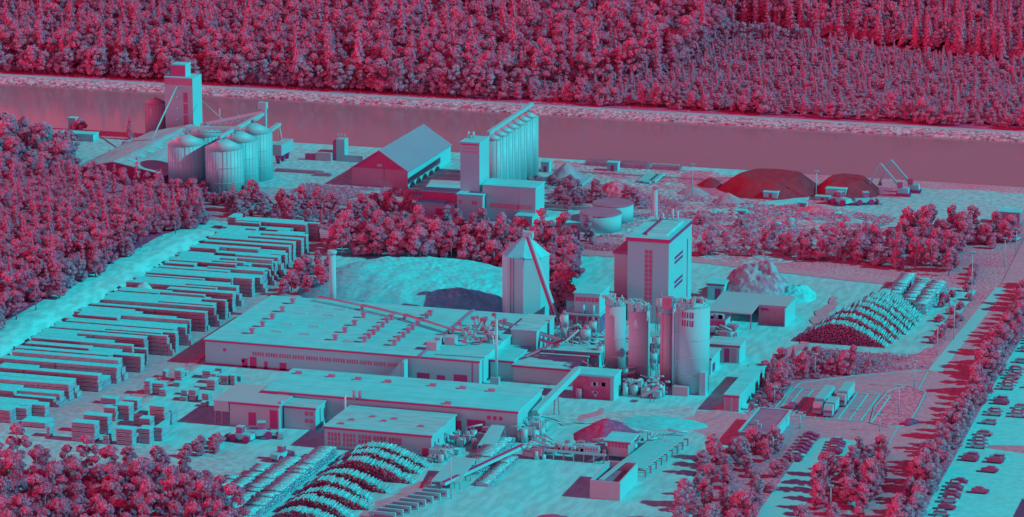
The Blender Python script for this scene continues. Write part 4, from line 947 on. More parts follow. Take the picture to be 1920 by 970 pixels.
heap_px('bark_heap', 'dark bark heap cut off by the bottom edge of the picture', 'heap', (965, 985), (1110, 990), 12, 3.0, 'bark_mulch', seed=17, p=1.4, rough=0.14)
heap_px('dust_heap', 'flat bright spread of sawdust on the yard below the metal silos', 'heap', (1160, 790), (1330, 800), 14, 1.1, 'sawdust', seed=18, p=1.6, rough=0.12)
r = root('sawdust_duct', 'white vertical blower duct at the left end of the sawdust heap', 'duct', (-356, 897, 0))
q = gz(624, 560, 893); MB().cyl(q[0], 893, 1.05, 0, gz(624, 476, 893)[2], 16).part('pipe', 'wall_white_y', r); MB().cyl(q[0], 893, 1.4, gz(624, 476, 893)[2] + 0.01, gz(624, 470, 893)[2], 16).part('cap', 'wall_white_y', r)

# ------------------------------------------------------------------ log piles (logs lie along Y, ends towards the camera) and log rows
def log_pile(label, x0, x1, y0, ln, h, seed, skew=0.5, group=None, r0=0.21):
    rr = random.Random(seed); b = MB(); w = x1 - x0
    z = r0; row = 0
    while z < h + 0.6:
        x = x0 + (0.5 if row % 2 else 0) * 2 * r0
        while x < x1:
            t_ = (x - x0) / w
            e = abs(t_ - skew) / (skew if t_ < skew else 1 - skew)
            top = h * max(0, 1 - e ** 1.7) + 0.35 * noise.noise(Vector((x * 0.6, seed, 0)))
            if z < top:
                rad = r0 * rr.uniform(0.75, 1.15); yy = y0 + rr.uniform(-0.35, 0.35); l_ = ln * rr.uniform(0.9, 1.08)
                cx_ = x + rr.uniform(-.1, .1); cz = z + rr.uniform(-.08, .08); dx = rr.uniform(-0.25, 0.25); n6 = 6; o = len(b.v); ph = rr.uniform(0, 1)
                for yv, xx, rd in ((yy, cx_, rad), (yy + l_, cx_ + dx, rad * 0.85)):
                    for i in range(n6): b.v.append((xx + rd * math.cos(ph + i * math.pi / 3), yv, cz + rd * math.sin(ph + i * math.pi / 3)))
                for i in range(n6): b.f.append((o + i, o + (i + 1) % n6, o + n6 + (i + 1) % n6, o + n6 + i)); b.mi.append(0); b.sm.append(True)
                b.f.append(tuple(range(o, o + n6))); b.mi.append(1); b.sm.append(False); b.f.append(tuple(range(o + n6, o + 2 * n6))[::-1]); b.mi.append(1); b.sm.append(False)
            x += 2 * r0 * rr.uniform(0.96, 1.06)
        z += 2 * r0 * 0.87; row += 1
    return b.thing('log_pile', ['bark', 'log_end'], label, 'log pile', group)
fan = [(758.5, -252.2, 5.6), (753.0, -252.8, 5.4), (744.6, -251.6, 5.8), (735.6, -255.0, 5.2), (727.8, -257.2, 5.4), (721.0, -254.6, 4.8), (713.6, -256.8, 5.0), (705, -255, 4.6)]
ordn = ['rearmost', 'second from the rear', 'third from the rear', 'fourth from the rear', 'fifth from the rear', 'sixth from the rear', 'seventh from the rear', 'frontmost']
for i, (y, x1, h) in enumerate(fan):
    log_pile(f'{ordn[i]} arched log pile of the fan before the workshop', -277.5 + 0.1 * i, x1, y, 4.2, h * 0.88, 20 + i, 0.42, 'fanned arched log piles')
bp = [(909.0, -191, -163.5, 7.2), (914.4, -189.5, -162.5, 8.2), (919.8, -188, -161.8, 9.0), (925.2, -186.5, -161, 9.4), (930.6, -185, -160.5, 9.4), (936, -184, -160, 9.0), (941.4, -183, -160, 8.2), (946.8, -182.5, -161, 7.6), (952.2, -182, -163, 6.6)]
ord2 = ['frontmost', 'second from the front', 'third from the front', 'fourth from the front', 'middle', 'fourth from the back', 'third from the back', 'second from the back', 'backmost']
for i, (y, x0, x1, h) in enumerate(bp):
    log_pile(f'{ord2[i]} log row of the big domed log stack by the street', x0, x1, y, 4.9, h * 0.86, 40 + i, 0.46, 'rows of the domed log stack', 0.25)
def log_row(label, x0, x1, y0, y1, h, seed, group):      # logs lie along X, the row runs along Y
    rr = random.Random(seed); b = MB(); r0 = 0.24; y = y0; 
    while y < y1:
        hh_ = h * (0.85 + 0.25 * noise.noise(Vector((y * 0.25, seed, 0)))); z = r0
        while z < hh_:
            rad = r0 * rr.uniform(0.8, 1.15); o = len(b.v); a0, a1 = x0 + rr.uniform(-0.3, 0.3), x1 + rr.uniform(-0.3, 0.3); yy = y + rr.uniform(-.06, .06); ph = rr.random()
            for xv in (a0, a1):
                for i in range(6): b.v.append((xv, yy + rad * math.cos(ph + i * math.pi / 3), z + rad * math.sin(ph + i * math.pi / 3)))
            for i in range(6): b.f.append((o + i, o + (i + 1) % 6, o + 6 + (i + 1) % 6, o + 6 + i)); b.mi.append(0); b.sm.append(True)
            b.f.append(tuple(range(o, o + 6))[::-1]); b.mi.append(1); b.sm.append(False); b.f.append(tuple(range(o + 6, o + 12))); b.mi.append(1); b.sm.append(False)
            z += 2 * r0 * 0.9
        y += 2 * r0
    return b.thing('log_pile', ['bark', 'log_end'], label, 'log pile', group)
a = g(600, 862)
for i, (x0, x1, y0, y1, h) in enumerate([(-283.2, -278.4, 700, 762, 3.0), (-288.5, -284.0, 700, 752, 2.6), (-293.2, -289.2, 706, 744, 2.4), (-297.6, -294.2, 702, 736, 1.8)]):
    log_row(['log row next to the fan, running the length of the fan', 'second log row left of the fan', 'third log row left of the fan', 'outermost low log row left of the fan'][i], x0, x1, y0, y1, h, 60 + i, 'log rows left of the fan')
q = [g(1682, 585), g(1712, 586), g(1735, 588)]
for i, (px, py, yb) in enumerate([(1682, 560, 26), (1708, 575, 26), (1732, 580, 24), (1752, 560, 14)]):
    x, y = g(px, py); log_row(['left stack', 'second stack', 'third stack', 'right stack'][i] + ' of the short cut log stacks behind the domed log stack', x - 2.1, x + 2.1, y - 6, y + yb - 6, 4.2, 70 + i, 'short log stacks')
# logs on the sorting deck: curved double pile towards the bottom
log_row('sloping pile of debarked logs below the narrow hall door', -243.5, -238, 757, 786, 2.4, 80, 'logs by the sorting line')
log_row('low stepped pile of logs beside the sorting line', -236.5, -233, 748, 772, 1.6, 81, 'logs by the sorting line')
log_row('small log pile under the tilted white tray', -248, -244, 742, 752, 1.8, 82, 'logs by the sorting line')

# ------------------------------------------------------------------ sorting line machinery in the log yard
def flat_tray(label, pts, z0, z1, m='paint_white'):
    o = root('tilted_tray', label, 'tray', (pts[0][0], pts[0][1], 0))
    b = MB(); n4 = len(pts); 
    b.add([(x, y, z0 + (z1 - z0) * k) for (x, y), k in zip(pts, (0, 0, 1, 1))] + [(x, y, z0 + (z1 - z0) * k - 0.3) for (x, y), k in zip(pts, (0, 0, 1, 1))], [(0, 1, 2, 3), (7, 6, 5, 4), (0, 4, 5, 1), (1, 5, 6, 2), (2, 6, 7, 3), (3, 7, 4, 0)])
    b.part('deck', m, o)
    for (x, y), k in zip(pts, (0, 0, 1, 1)): MB().tube((x, y, 0), (x, y, z0 + (z1 - z0) * k - 0.3), 0.15, 5).part('leg', 'steel_dark', o)
    return o
flat_tray('tilted white sheet deck beside the log conveyor', [(-246.5, 742.5), (-239.5, 744), (-239.5, 757), (-245.5, 757)], 2.2, 4.4)
flat_tray('small tilted white deck under the narrow hall doors', [(-245, 776), (-240.5, 776.5), (-240.5, 785), (-244, 785)], 2.0, 5.0)
conveyor('log conveyor with bright trough running to the narrow hall', (-243, 741, 2.2), (-232.5, 775, 3.2), 1.6, 0.7, 5, 'paint_white')
b = root('log_ladder', 'stepped log lifts at the lower end of the log conveyor', 'conveyor', (-247, 730, 0))
m, m2 = MB(), MB()
for k in range(8):
    y = 716 + k * 3.0; x = -250 + k * 0.9
    m.box(x - 3.2, x + 3.2, y, y + 0.7, 1.2, 1.9); m2.box(x - 2.6, x + 2.4, y + 0.9, y + 1.8, 0.2, 1.1)
    m.box(x - 3.2, x - 2.8, y, y + 0.5, 0, 1.2); m.box(x + 2.8, x + 3.2, y, y + 0.5, 0, 1.2)
m.part('cross_beam', 'paint_white', b); m2.part('trough', 'steel_dark', b)
# long sorting deck
SD = root('sorting_deck', 'long raised sorting line with bright rails between conveyor and cabin', 'sorting line', (-215, 778, 0))
dy = 775.0; sxa, sxb = gz(1015, 850, dy)[0], gz(1135, 850, dy)[0]
MB().box(sxa, sxb, dy, dy + 0.4, 2.2, 2.8).part('rail', 'paint_white', SD); MB().box(sxa, sxb, dy + 3.4, dy + 3.8, 2.2, 2.8).part('rail', 'paint_white', SD)
MB().box(sxa, sxb, dy + 0.41, dy + 3.39, 2.1, 2.4).part('bed', 'steel_dark', SD)
for i in range(7):
    x = sxa + 0.4 + i * (sxb - sxa - 1) / 6
    MB().box(x, x + 0.35, dy + 0.02, dy + 0.36, 0, 2.19).part('leg', 'paint_white' if i % 2 else 'steel_dark', SD)
for i in range(10):
    x = rng.uniform(sxa, sxb - 1); hq = rng.uniform(0.5, 1.8); MB().box(x, x + rng.uniform(0.6, 2.0), dy + 1, dy + 2.4, 2.41, 2.5 + hq).part('machine_body', ('steel', 'steel_dark', 'concrete_dim')[i % 3], SD)
MB().box(sxa + 11, sxa + 15, dy + 0.6, dy + 3, 2.42, 4.4).part('cabin', 'paint_white', SD)
for i in range(5): MB().box(sxa + 11.3 + i * 0.72, sxa + 11.7 + i * 0.72, dy + 0.54, dy + 0.595, 3.2, 3.9).part('window', 'glass', SD)
clutter('dark lower machinery beneath the raised sorting line', sxa - 3, sxb, dy + 5, dy + 12, 3, 50, 21)
clutter('white posts and drive units at the left end of the sorting line', sxa - 4, sxa + 1, dy - 1, dy + 3, 4.5, 20, 22, m1='paint_white')
# control cabin on stilts
CC = root('control_cabin', 'raised control cabin with wide pale roof over the sorting line', 'cabin', (-207, 782, 0))
ca, cb = gz(1138, 830, 778)[0], gz(1178, 830, 778)[0]; cz = gz(1160, 846, 778)[2]
MB().box(ca, cb, 778, 784, 1.6, 5.4).part('wall', 'concrete_dim', CC); MB().box(ca - 0.7, cb + 0.9, 777, 785.4, 5.41, 5.85).part('roof', 'roof_pale', CC)
MB().box(ca - 0.7, cb + 0.9, 776.85, 776.995, 5.3, 5.7).part('roof_edge_strip', 'trim_dark', CC)
for i in range(6): MB().box(ca + 0.25 + i * 0.9, ca + 0.9 + i * 0.9, 777.93, 778.1, 3.9, 4.9).part('window', 'glass', CC)
for x in (ca + 0.3, cb - 0.3): MB().box(x - 0.2, x + 0.2, 778.2, 778.6, 0, 1.6).part('leg', 'steel_dark', CC)
MB().beam((ca - 0.5, 777.5, 2.2), (ca - 4.5, 776, 0.2), 0.8, 0.3).part('stair', 'steel', CC)
# sloping slatted rack
RK = root('slatted_rack', 'long slatted feeding rack beside the control cabin', 'rack', (-197, 785, 0))
ra, rb = -203.5, -196.2
m = MB()
for i in range(15):
    x = ra + i * (rb - ra) / 14; m.beam((x - 2.4, 767, 2.4), (x + 1.8, 797, 3.4), 0.2, 0.3)
m.part('slat', 'steel', RK)
m = MB()
for i in range(9):
    y = 767 + i * 3.7; m.beam((ra - 2.6 + i * .45, y, 2.0), (rb - 1.9 + i * .45, y, 2.0), 0.3, 0.3); m.box(rb - 2.2 + i * .45, rb - 1.9 + i * .45, y, y + 0.3, 0, 2.1); m.box(ra - 2.4 + i * .45, ra - 2.1 + i * .45, y, y + 0.3, 0, 2.1)
m.part('frame', 'steel_dark', RK)
clutter('curved white blower pipes over the bark heap', -208, -199, 786, 796, 5, 26, 23, 'blower_pipes', 'pipes', 'paint_white')

# ------------------------------------------------------------------ lumber stacks
def lumber_mesh(w, d, h, seed, dark=False):
    rr = random.Random(seed); b = MB(); n_ = max(1, int(round(h / 1.15))); ph = h / n_
    for k in range(n_):
        j = 0.05; z = k * ph
        dx0, dx1 = rr.uniform(-0.12, 0.12), rr.uniform(-0.12, 0.12); dyj = rr.uniform(-j, j)
        b.cur = 0; z0 = z + (0.12 if k else 0.1); nl = max(2, int((ph - 0.12) / 0.34)); lh = (z + ph - z0) / nl
        b.box(dx0 + 0.02, w + dx1 - 0.02, dyj + 0.22, d + dyj - 0.22, z0, z + ph - 0.03)
        for q in range(nl): b.box(dx0 + rr.uniform(-.05, .05), w + dx1 + rr.uniform(-.05, .05), dyj, d + dyj, z0 + q * lh + (lh * 0.38 if q < nl - 1 or nl == 1 else lh * 0.38), z0 + (q + 1) * lh)
        if k == n_ - 1: b.cur = 2; b.box(dx0 - 0.06, w + dx1 + 0.06, dyj - 0.05, d + dyj + 0.05, z + ph + 0.004, z + ph + 0.07)
        b.cur = 1
        for q in range(max(2, int(w / 1.6))):
            x = 0.3 + q * (w - 0.6) / max(1, int(w / 1.6) - 1) if w > 1.6 else w / 2; b.box(x - 0.06, x + 0.06, dyj + 0.04, d - 0.04 + dyj, z, z + (0.12 if k else 0.1) - 0.003)
    return b
GA = 'lumber stacks of the dense rows along the sand track'
n_stack = 0
y = 992.0
while y > 771 and n_stack < 240:
    dense = y > 815
    d = rng.uniform(1.15, 1.5) * (2 if rng.random() < 0.45 else 1) * (1 if dense else 2.2)
    xl = -395.2 + rng.uniform(0, 2.5)
    xr = (-357 - max(0, (y - 890)) * 0.085 + (rng.uniform(-2.5, 0.6) if rng.random() < 0.6 else rng.uniform(-9, 0)))
    if not dense: xr = -366 + (y - 790) * 0.3 + rng.uniform(-3, 2); xl = -396 + (815 - y) * 0.12 + rng.uniform(0, 2)
    cuts = [xl]
    nseg = rng.choice((1, 2, 2, 3))
    for k in range(nseg - 1): cuts.append(xl + (xr - xl) * (k + 0.65 + 0.7 * rng.random()) / nseg)
    cuts.append(xr)
    if n_stack == 0 or rng.random() < 0.28 or not dense: hb = rng.choice((5.75, 5.75, 5.75, 4.6, 5.75, 5.4)) if y > 815 else rng.choice((4.6, 4.6, 3.45))
    for k in range(nseg):
        h = hb if k == 0 or rng.random() < 0.5 else max(2.3, hb - 1.15)
        if nseg > 1 and rng.random() < 0.09: continue
        mb = lumber_mesh(cuts[k + 1] - cuts[k] - 0.25, d, h, n_stack)
        if rng.random() < 0.25 and cuts[k + 1] - cuts[k] > 8:     # stepped right end
            mb.cur = 0; W = cuts[k + 1] - cuts[k] - 0.25; mb.box(W + 0.15, W + 1.6, 0.05, d - 0.05, 0.1, h * 0.3); mb.box(W + 0.14, W + 0.9, 0.06, d - 0.06, h * 0.3 + 0.05, h * 0.6)
        me = mb.mesh('lumber_stack', ['lumber' if rng.random() < 0.8 else 'lumber2', 'spacer', 'cover'])
        o = bpy.data.objects.new('lumber_stack', me); COL.objects.link(o); o.location = (cuts[k], y - d, 0.04)
        tag(o, 'long stack of sawn lumber in the dense rows beside the bare sand track', 'lumber stack', GA); n_stack += 1
    y -= d + (rng.uniform(0.08, 0.2) if rng.random() < 0.74 else rng.uniform(1.2, 2.6)) * (1.0 if dense else 2.4)
q = gz(432, 440, 992); o = lumber_mesh(3.2, 6, 5.2, 900).mesh('lumber_stack', ['lumber', 'spacer', 'cover']); ob = bpy.data.objects.new('lumber_stack', o); COL.objects.link(ob); ob.location = (g(421, 440)[0], 992, 0.04)
tag(ob, 'single tall lumber stack apart from the rows at the far wood corner', 'lumber stack')
# loose stacks of the middle yard: (left px, right px, base py, top py, depth)
loose = [(135, 184, 827, 792, 3.2), (193, 206, 833, 817, 2), (218, 252, 834, 804, 3), (260, 283, 831, 804, 3.2), (289, 306, 827, 802, 5),
         (157, 209, 811, 778, 3), (189, 221, 757, 746, 2.5), (217, 246, 786, 759, 3.4), (230, 262, 773, 749, 3.2), (195, 220, 788, 764, 3),
         (281, 312, 802, 761, 5), (312, 324, 796, 769, 4), (250, 272, 797, 775, 3), (262, 284, 812, 785, 3), (300, 310, 818, 795, 3),
         (271, 284, 741, 714, 3), (299, 312, 743, 730, 2.4), (284, 310, 739, 718, 2.6), (304, 312, 709, 696, 2.2), (327, 341, 716, 694, 2.8), (324, 338, 725, 718, 2),
         (339, 352, 741, 732, 2), (353, 368, 752, 731, 2.6), (336, 351, 752, 744, 2), (378, 392, 756, 738, 2.8), (376, 389, 763, 755, 2), (379, 396, 710, 695, 3), (395, 406, 720, 701, 3), (412, 428, 722, 704, 2.6), (431, 441, 723, 704, 2), (402, 416, 699, 691, 2), (386, 404, 732, 712, 3), (443, 452, 716, 706, 2), (341, 350, 706, 700, 2)]
for i, (xa, xb, pb, pt, d) in enumerate(loose):
    a = g(xa, pb); c = g(xb, pb); w = c[0] - a[0]; h = max(1.1, (pb - pt) / 6.9)
    me = lumber_mesh(w, d, h, 300 + i).mesh('lumber_stack', ['lumber', 'spacer', 'cover'])
    o = bpy.data.objects.new('lumber_stack', me); COL.objects.link(o); o.location = (a[0], a[1] - 0.1 + 0.01 * i, 0.04)
    south = pb > 744
    tag(o, 'block of sawn lumber among the loose stacks nearest the lower left wood' if (xa < 330) and pb > 744 else 'block of sawn lumber among the loose stacks left of the grey roofed shed', 'lumber stack', 'loose lumber stacks by the lower left wood' if xa < 330 and pb > 744 else 'loose lumber stacks near the grey shed')
# front left rows
rows = [(12, 126, 752, 730, 3), (20, 54, 786, 764, 3), (54, 89, 781, 758, 3), (0, 8, 788, 764, 3), (30, 48, 815, 806, 2), (88, 94, 820, 800, 3), (40, 92, 800, 790, 5)]
for i, (xa, xb, pb, pt, d) in enumerate(rows):
    a = g(xa, pb); c = g(xb, pb); me = lumber_mesh(c[0] - a[0], d, max(1.1, (pb - pt) / 6.9), 400 + i).mesh('lumber_stack', ['lumber', 'spacer', 'cover'])
    o = bpy.data.objects.new('lumber_stack', me); COL.objects.link(o); o.location = (a[0], a[1], 0.05)
    tag(o, 'lumber stack at the left picture edge in front of the dense rows', 'lumber stack', 'lumber stacks at the left edge')

# ------------------------------------------------------------------ vehicles
def make_car(body_m, name='parked_car', label='', group=None):
    r = local(name, label, 'car', group)
    b = MB(); b.prof_y([(-2.15, 0.3), (2.15, 0.3), (2.2, 0.75), (1.35, 0.92), (-1.7, 0.95), (-2.2, 0.8)], -0.85, 0.85).part('body', body_m, r)
    MB().prof_y([(-1.75, 0.955), (1.2, 0.93), (0.5, 1.38), (-1.15, 1.4)], -0.74, 0.74).part('window', 'glass', r)
    MB().box(-1.1, 0.45, -0.7, 0.7, 1.405, 1.46).part('roof', body_m, r)
    for x in (-1.35, 1.35):
        for y in (-0.86, 0.66): 
            MB().tube((x, y, 0.32), (x, y + 0.2, 0.32), 0.32, 10).part('wheel', 'tyre', r)
    return r
LC1 = 'car parked nose in along the verge of the bright lot'
cars = {k: make_car(m) for k, m in (('w', 'paint_white'), ('m', 'paint_mid'), ('d', 'paint_dark'))}
used = set()
def put_car(k, x, y, rz, label, group):
    c = cars[k]
    if k not in used:
        used.add(k); c.location = (x, y, 0.25); c.rotation_euler = (0, 0, rz); c['label'] = label; c['group'] = group
    else: dup(c, (x, y, 0.25), rz, label=label, group=group)
lab = {'w': 'white car in the long line of cars parked along the bright lot', 'm': 'grey car in the long line of cars parked along the bright lot', 'd': 'dark red car in the long line of cars parked along the bright lot'}
yy = 752.0
while yy < 985:
    if rng.random() < 0.6:
        k = rng.choice('wwwwwwwmd'); put_car(k, -121.8 - (yy - 752) * 0.016 + rng.uniform(-.3, .3), yy, math.pi * rng.choice((0, 1)) + R(rng.uniform(-3, 3)), lab[k], 'cars along the bright lot')
    if rng.random() < 0.22:
        k = rng.choice('wwwwmd'); put_car(k, -115.6 - (yy - 752) * 0.016 + rng.uniform(-.3, .3), yy + 0.3, math.pi * rng.choice((0, 1)), lab[k], 'cars along the bright lot')
    yy += rng.choice((2.9, 3.0, 3.2, 5.5))
lab2 = {'w': 'white car in the short row beside the gatehouse lane', 'm': 'grey car in the short row beside the gatehouse lane', 'd': 'dark car in the short row beside the gatehouse lane'}
for i in range(8):
    x, y = g(1521 - i * 4.6, 822 + i * 6.2); k = 'ddmdddwd'[i]; put_car(k, x, y, R(2), lab2[k], 'cars by the gatehouse lane')
for i in range(5):
    x, y = g(1572 - i * 2, 832 + i * 5); k = 'wddmd'[i]; put_car(k, x, y, R(2), {'w': 'white car facing the gatehouse row across the lane', 'd': 'dark car facing the gatehouse row across the lane', 'm': 'grey car facing the gatehouse row across the lane'}[k], 'cars across the lane')
x, y = g(1708, 797); put_car('d', x, y, R(60), 'dark car turning at the tip of the planted island', None)
x, y = g(1905, 452); put_car('w', x, y, R(80), 'white car driving far up the street', None)
x, y = g(1485, 766); put_car('d', x, y, R(85), 'dark car parked left of the two lorries', None)
# lorries
def lorry(label, x, y, cab_m, box_m, ln=15.0, h=4.0):
    r = root('lorry', label, 'lorry', (x, y, 0))
    MB().box(x - 1.3, x + 1.3, y + 3.0, y + ln, 1.1, h).part('box_body', box_m, r)
    MB().prof_x([(y, 0.6), (y + 2.4, 0.6), (y + 2.4, 3.4), (y + 0.5, 3.5), (y, 2.2)], x - 1.2, x + 1.2).part('cab', cab_m, r)
    MB().box(x - 1.05, x + 1.05, y - 0.04, y + 0.05, 1.5, 2.15).part('windscreen', 'glass', r)
    MB().box(x - 0.9, x + 0.9, y + 2.41, y + ln - 0.1, 0.7, 1.09).part('chassis', 'trim_dark', r)
    for yy_ in (y + 1.2, y + 4.2, y + ln - 4, y + ln - 2.6):
        for sx_ in (-1.25, 0.95): MB().tube((x + sx_, yy_, 0.5), (x + sx_ + 0.3, yy_, 0.5), 0.5, 12).part('wheel', 'tyre', r)
    return r
x, y = g(1548, 778); lorry('left lorry with long white box on the lorry park', -168.6, 834.5, 'paint_mid', 'paint_white', 17, 4.0)
lorry('right lorry with short pale cab on the lorry park', -164.2, 844, 'concrete', 'paint_white', 13, 3.9)
lorry('second cab unit parked close beside the long white lorry', -165.4, 833.0, 'paint_white', 'paint_white', 9, 3.6)
# machine with booms by the coal
def grab(label, x, y, dirx):
    r = root('grab_crane', label, 'crane', (x, y, 0), 'cranes by the coal heaps')
    MB().box(x - 2.4, x + 2.4, y - 1.6, y + 1.6, 0, 1.1).part('track', 'trim_dark', r); MB().box(x - 2.0, x + 1.8, y - 1.4, y + 1.4, 1.15, 3.0).part('body', 'paint_white', r); MB().box(x - 2.1, x - 0.3, y - 1.3, y + 0.1, 3.05, 4.9).part('cabin', 'glass', r)
    a = (x - 1, y, 2.8); b_ = (x - 8.5, y, 11.0); c = (x - 12.0, y, 3.5)
    MB().beam(a, b_, 0.6, 0.8).part('boom', 'paint_white', r); MB().beam(b_, c, 0.5, 0.6).part('arm', 'paint_white', r)
    MB().cyl(c[0], y, 0.8, c[2] - 1.6, c[2] - 0.1, 8, 0.3).part('grab', 'steel_dark', r)
x, y = g(1694, 368); grab('left of the two grab cranes by the coal heaps, boom raised', x, y, -1); x, y = g(1708, 368); grab('right of the two grab cranes by the coal heaps, boom raised', x, y + 6, -1)
def wheel_loader(label, x, y, s=1.0, rz=0.0, group=None):
    r = local('wheel_loader', label, 'loader', group); r.location = (x, y, 0.06); r.rotation_euler = (0, 0, rz); r.scale = (s, s, s)
    MB().prof_y([(-3.2, 0.8), (1.0, 0.8), (1.0, 2.2), (-3.2, 2.0)], -1.1, 1.1).part('body', 'paint_white', r); MB().box(-0.7, 0.9, -0.8, 0.8, 2.21, 3.6).part('cab', 'glass', r); MB().box(-0.8, 1.0, -0.9, 0.9, 3.61, 3.75).part('roof', 'paint_white', r)
    MB().beam((0.9, 0, 1.6), (3.4, 0, 0.9), 1.0, 0.4).part('arm', 'steel', r); MB().prof_y([(3.4, 0.1), (4.8, 0.1), (3.9, 0.6), (3.6, 1.5)], -1.5, 1.5).part('bucket', 'steel_dark', r)
    for px in (-2.0, 1.5):
        for py in (-1.45, 0.9): MB().tube((px, py, 0.85), (px, py + 0.55, 0.85), 0.85, 12).part('wheel', 'tyre', r)
for i, (px, py, s_, rz_, lab_) in enumerate([(1575, 384, 1.25, 2.6, 'loader standing beside the dark scrubby mound'), (1622, 384, 1.2, 0.5, 'loader right of the scrubby mound'), (452, 828, 1.1, 3.0, 'loader nearest the lower left wood'), (490, 822, 1.2, 0.4, 'loader in front of the pale office block'), (528, 862, 1.0, 1.3, 'loader by the head of the log rows'), (1362, 665, 0.8, 0.3, 'small loader in front of the open shed')]):
    x, y = g(px, py); wheel_loader(lab_, x, y, s_, rz_)
# site containers near the diggers
for i, (px, py, w, d, h, m_, lab_) in enumerate([(1568, 372, 7, 3, 3.4, 'concrete', 'site container behind the loader at the scrubby mound'), (1446, 373, 5, 3, 2.4, 'paint_white', 'small white roofed shelter on the scrap ground'), (1543, 375, 5, 2.5, 1.2, 'concrete', 'flat bed trailer on the scrap ground'), (1150, 312 + 8, 4, 3, 3, 'wall_white_y', 'white hut beside the quay steel bundles'), (1024, 322, 3, 3, 3.6, 'wall_white_y', 'bright hut at the canal end of the slender silos'), (1894, 418, 7, 5, 4, 'wall_brown', 'dark shed among the trees at the far right of the street'), (148, 262, 14, 5, 2.6, 'roof_pale_worn', 'long flat store beside the shed near the left wood'), (138, 243, 3, 3, 4.5, 'wall_white_y', 'tiny white kiosk on the canal bank at the left'), (1505, 388, 3, 2, 1.4, 'paint_white', 'white skip on the scrap ground'), (1392, 402, 3, 2, 1.2, 'paint_white', 'white sheet lying on the scrap ground')]):
    x, y = g(px, py); o = root('site_container', lab_, 'container', (x, y, 0)); MB().box(x - w / 2, x + w / 2, y - d / 2, y + d / 2, 0.1, h).part('body', m_, o); MB().box(x - w / 2 - 0.2, x + w / 2 + 0.2, y - d / 2 - 0.2, y + d / 2 + 0.2, h + 0.01, h + 0.25).part('roof', 'roof_pale', o); MB().box(x - 0.6, x + 0.6, y - d / 2 - 0.06, y - d / 2 + 0.05, 0.2, min(2.2, h - 0.2)).part('door', 'trim_dark', o)
for i, (px, py) in enumerate([(1210, 336), (1222, 338), (1232, 336), (1096, 342)]):
    x, y = g(px, py); m = MB()
    for k in range(4): m.beam((x - 1 + k * 0.6, y - 7, 0.4), (x - 1 + k * 0.6, y + 7, 0.4), 0.5, 0.8)
    m.thing('plank_bundle', 'paint_white' if i < 3 else 'concrete', 'bundle of pale planks lying on the dark ground behind the mound' if i < 3 else 'bundle of planks at the foot of the pointed soil heap', 'planks', 'plank bundles' if i < 3 else None)
# boulders / scrap
for i in range(70):
    x, y = g(rng.uniform(1300, 1640), rng.uniform(395, 478)); s_ = rng.uniform(0.3, 1.1)
    m = MB(); n8 = 7
    ring = [[(x + s_ * k2 * math.cos(j * 6.283 / n8) * rng.uniform(0.8, 1.2), y + s_ * k2 * math.sin(j * 6.283 / n8) * rng.uniform(0.8, 1.2), z) for j in range(n8)] for k2, z in ((1.5, 0.02), (1.25, s_ * 0.6), (0.6, s_))]
    m.add(sum(ring, []), [(a * n8 + j, a * n8 + (j + 1) % n8, (a + 1) * n8 + (j + 1) % n8, (a + 1) * n8 + j) for a in range(2) for j in range(n8)] + [tuple(range(2 * n8, 3 * n8))])
    m.thing('rubble_block', rng.choice(['concrete', 'soil_heap', 'paint_white', 'dark_dirt']), 'small block of rubble scattered over the scrap ground', 'rubble', 'rubble blocks on the scrap ground')

# ------------------------------------------------------------------ lamps
def lamp(label, px, pb, pt, group='street lamps'):
    x, y = g(px, pb); h = gz(px, pt, y)[2]
    r = root('street_lamp', label, 'street lamp', (x, y, 0), group)
    MB().cyl(x, y, 0.16, 0, h, 8, 0.1).part('pole', 'steel', r); MB().box(x - 0.65, x + 0.65, y - 0.3, y + 0.3, h + 0.005, h + 0.35).part('lamp_head', 'lamp', r)
for (px, pb, pt, lab_) in [(1821, 565, 474, 'lamp beside the street junction at the far right'), (1788, 638, 565, 'lamp between the domed log stack and the street'), (1757, 668, 611, 'lamp nearest the right end of the domed log stack'), (1685, 778, 724, 'lamp standing on the planted island'), (1528, 708, 665, 'lamp among shrubs above the lorry park'), (1452, 758, 727, 'lamp beside the long white shed'), (1607, 880, 845, 'lamp rising from the crowns right of the gatehouse lane'), (1557, 955, 912, 'lamp among the trees at the bottom by the street'), (1714, 728, 679, 'lamp at the mouth of the lorry park'), (1649, 810, 780, 'lamp left of the planted island tip'), (1298, 372, 309, 'lamp on the quay left of the coal heaps'), (846, 937, 852, 'lamp in the log yard before the workshop'), (1530, 372, 322, 'thin lamp between the two larger coal heaps'), (1500, 805, 776, 'lamp beside the gatehouse corner'), (1905, 480, 430, 'far lamp up the street'), (1883, 500, 448, 'lamp on the street near the far trees')]:
    lamp(lab_, px, pb, pt, None)

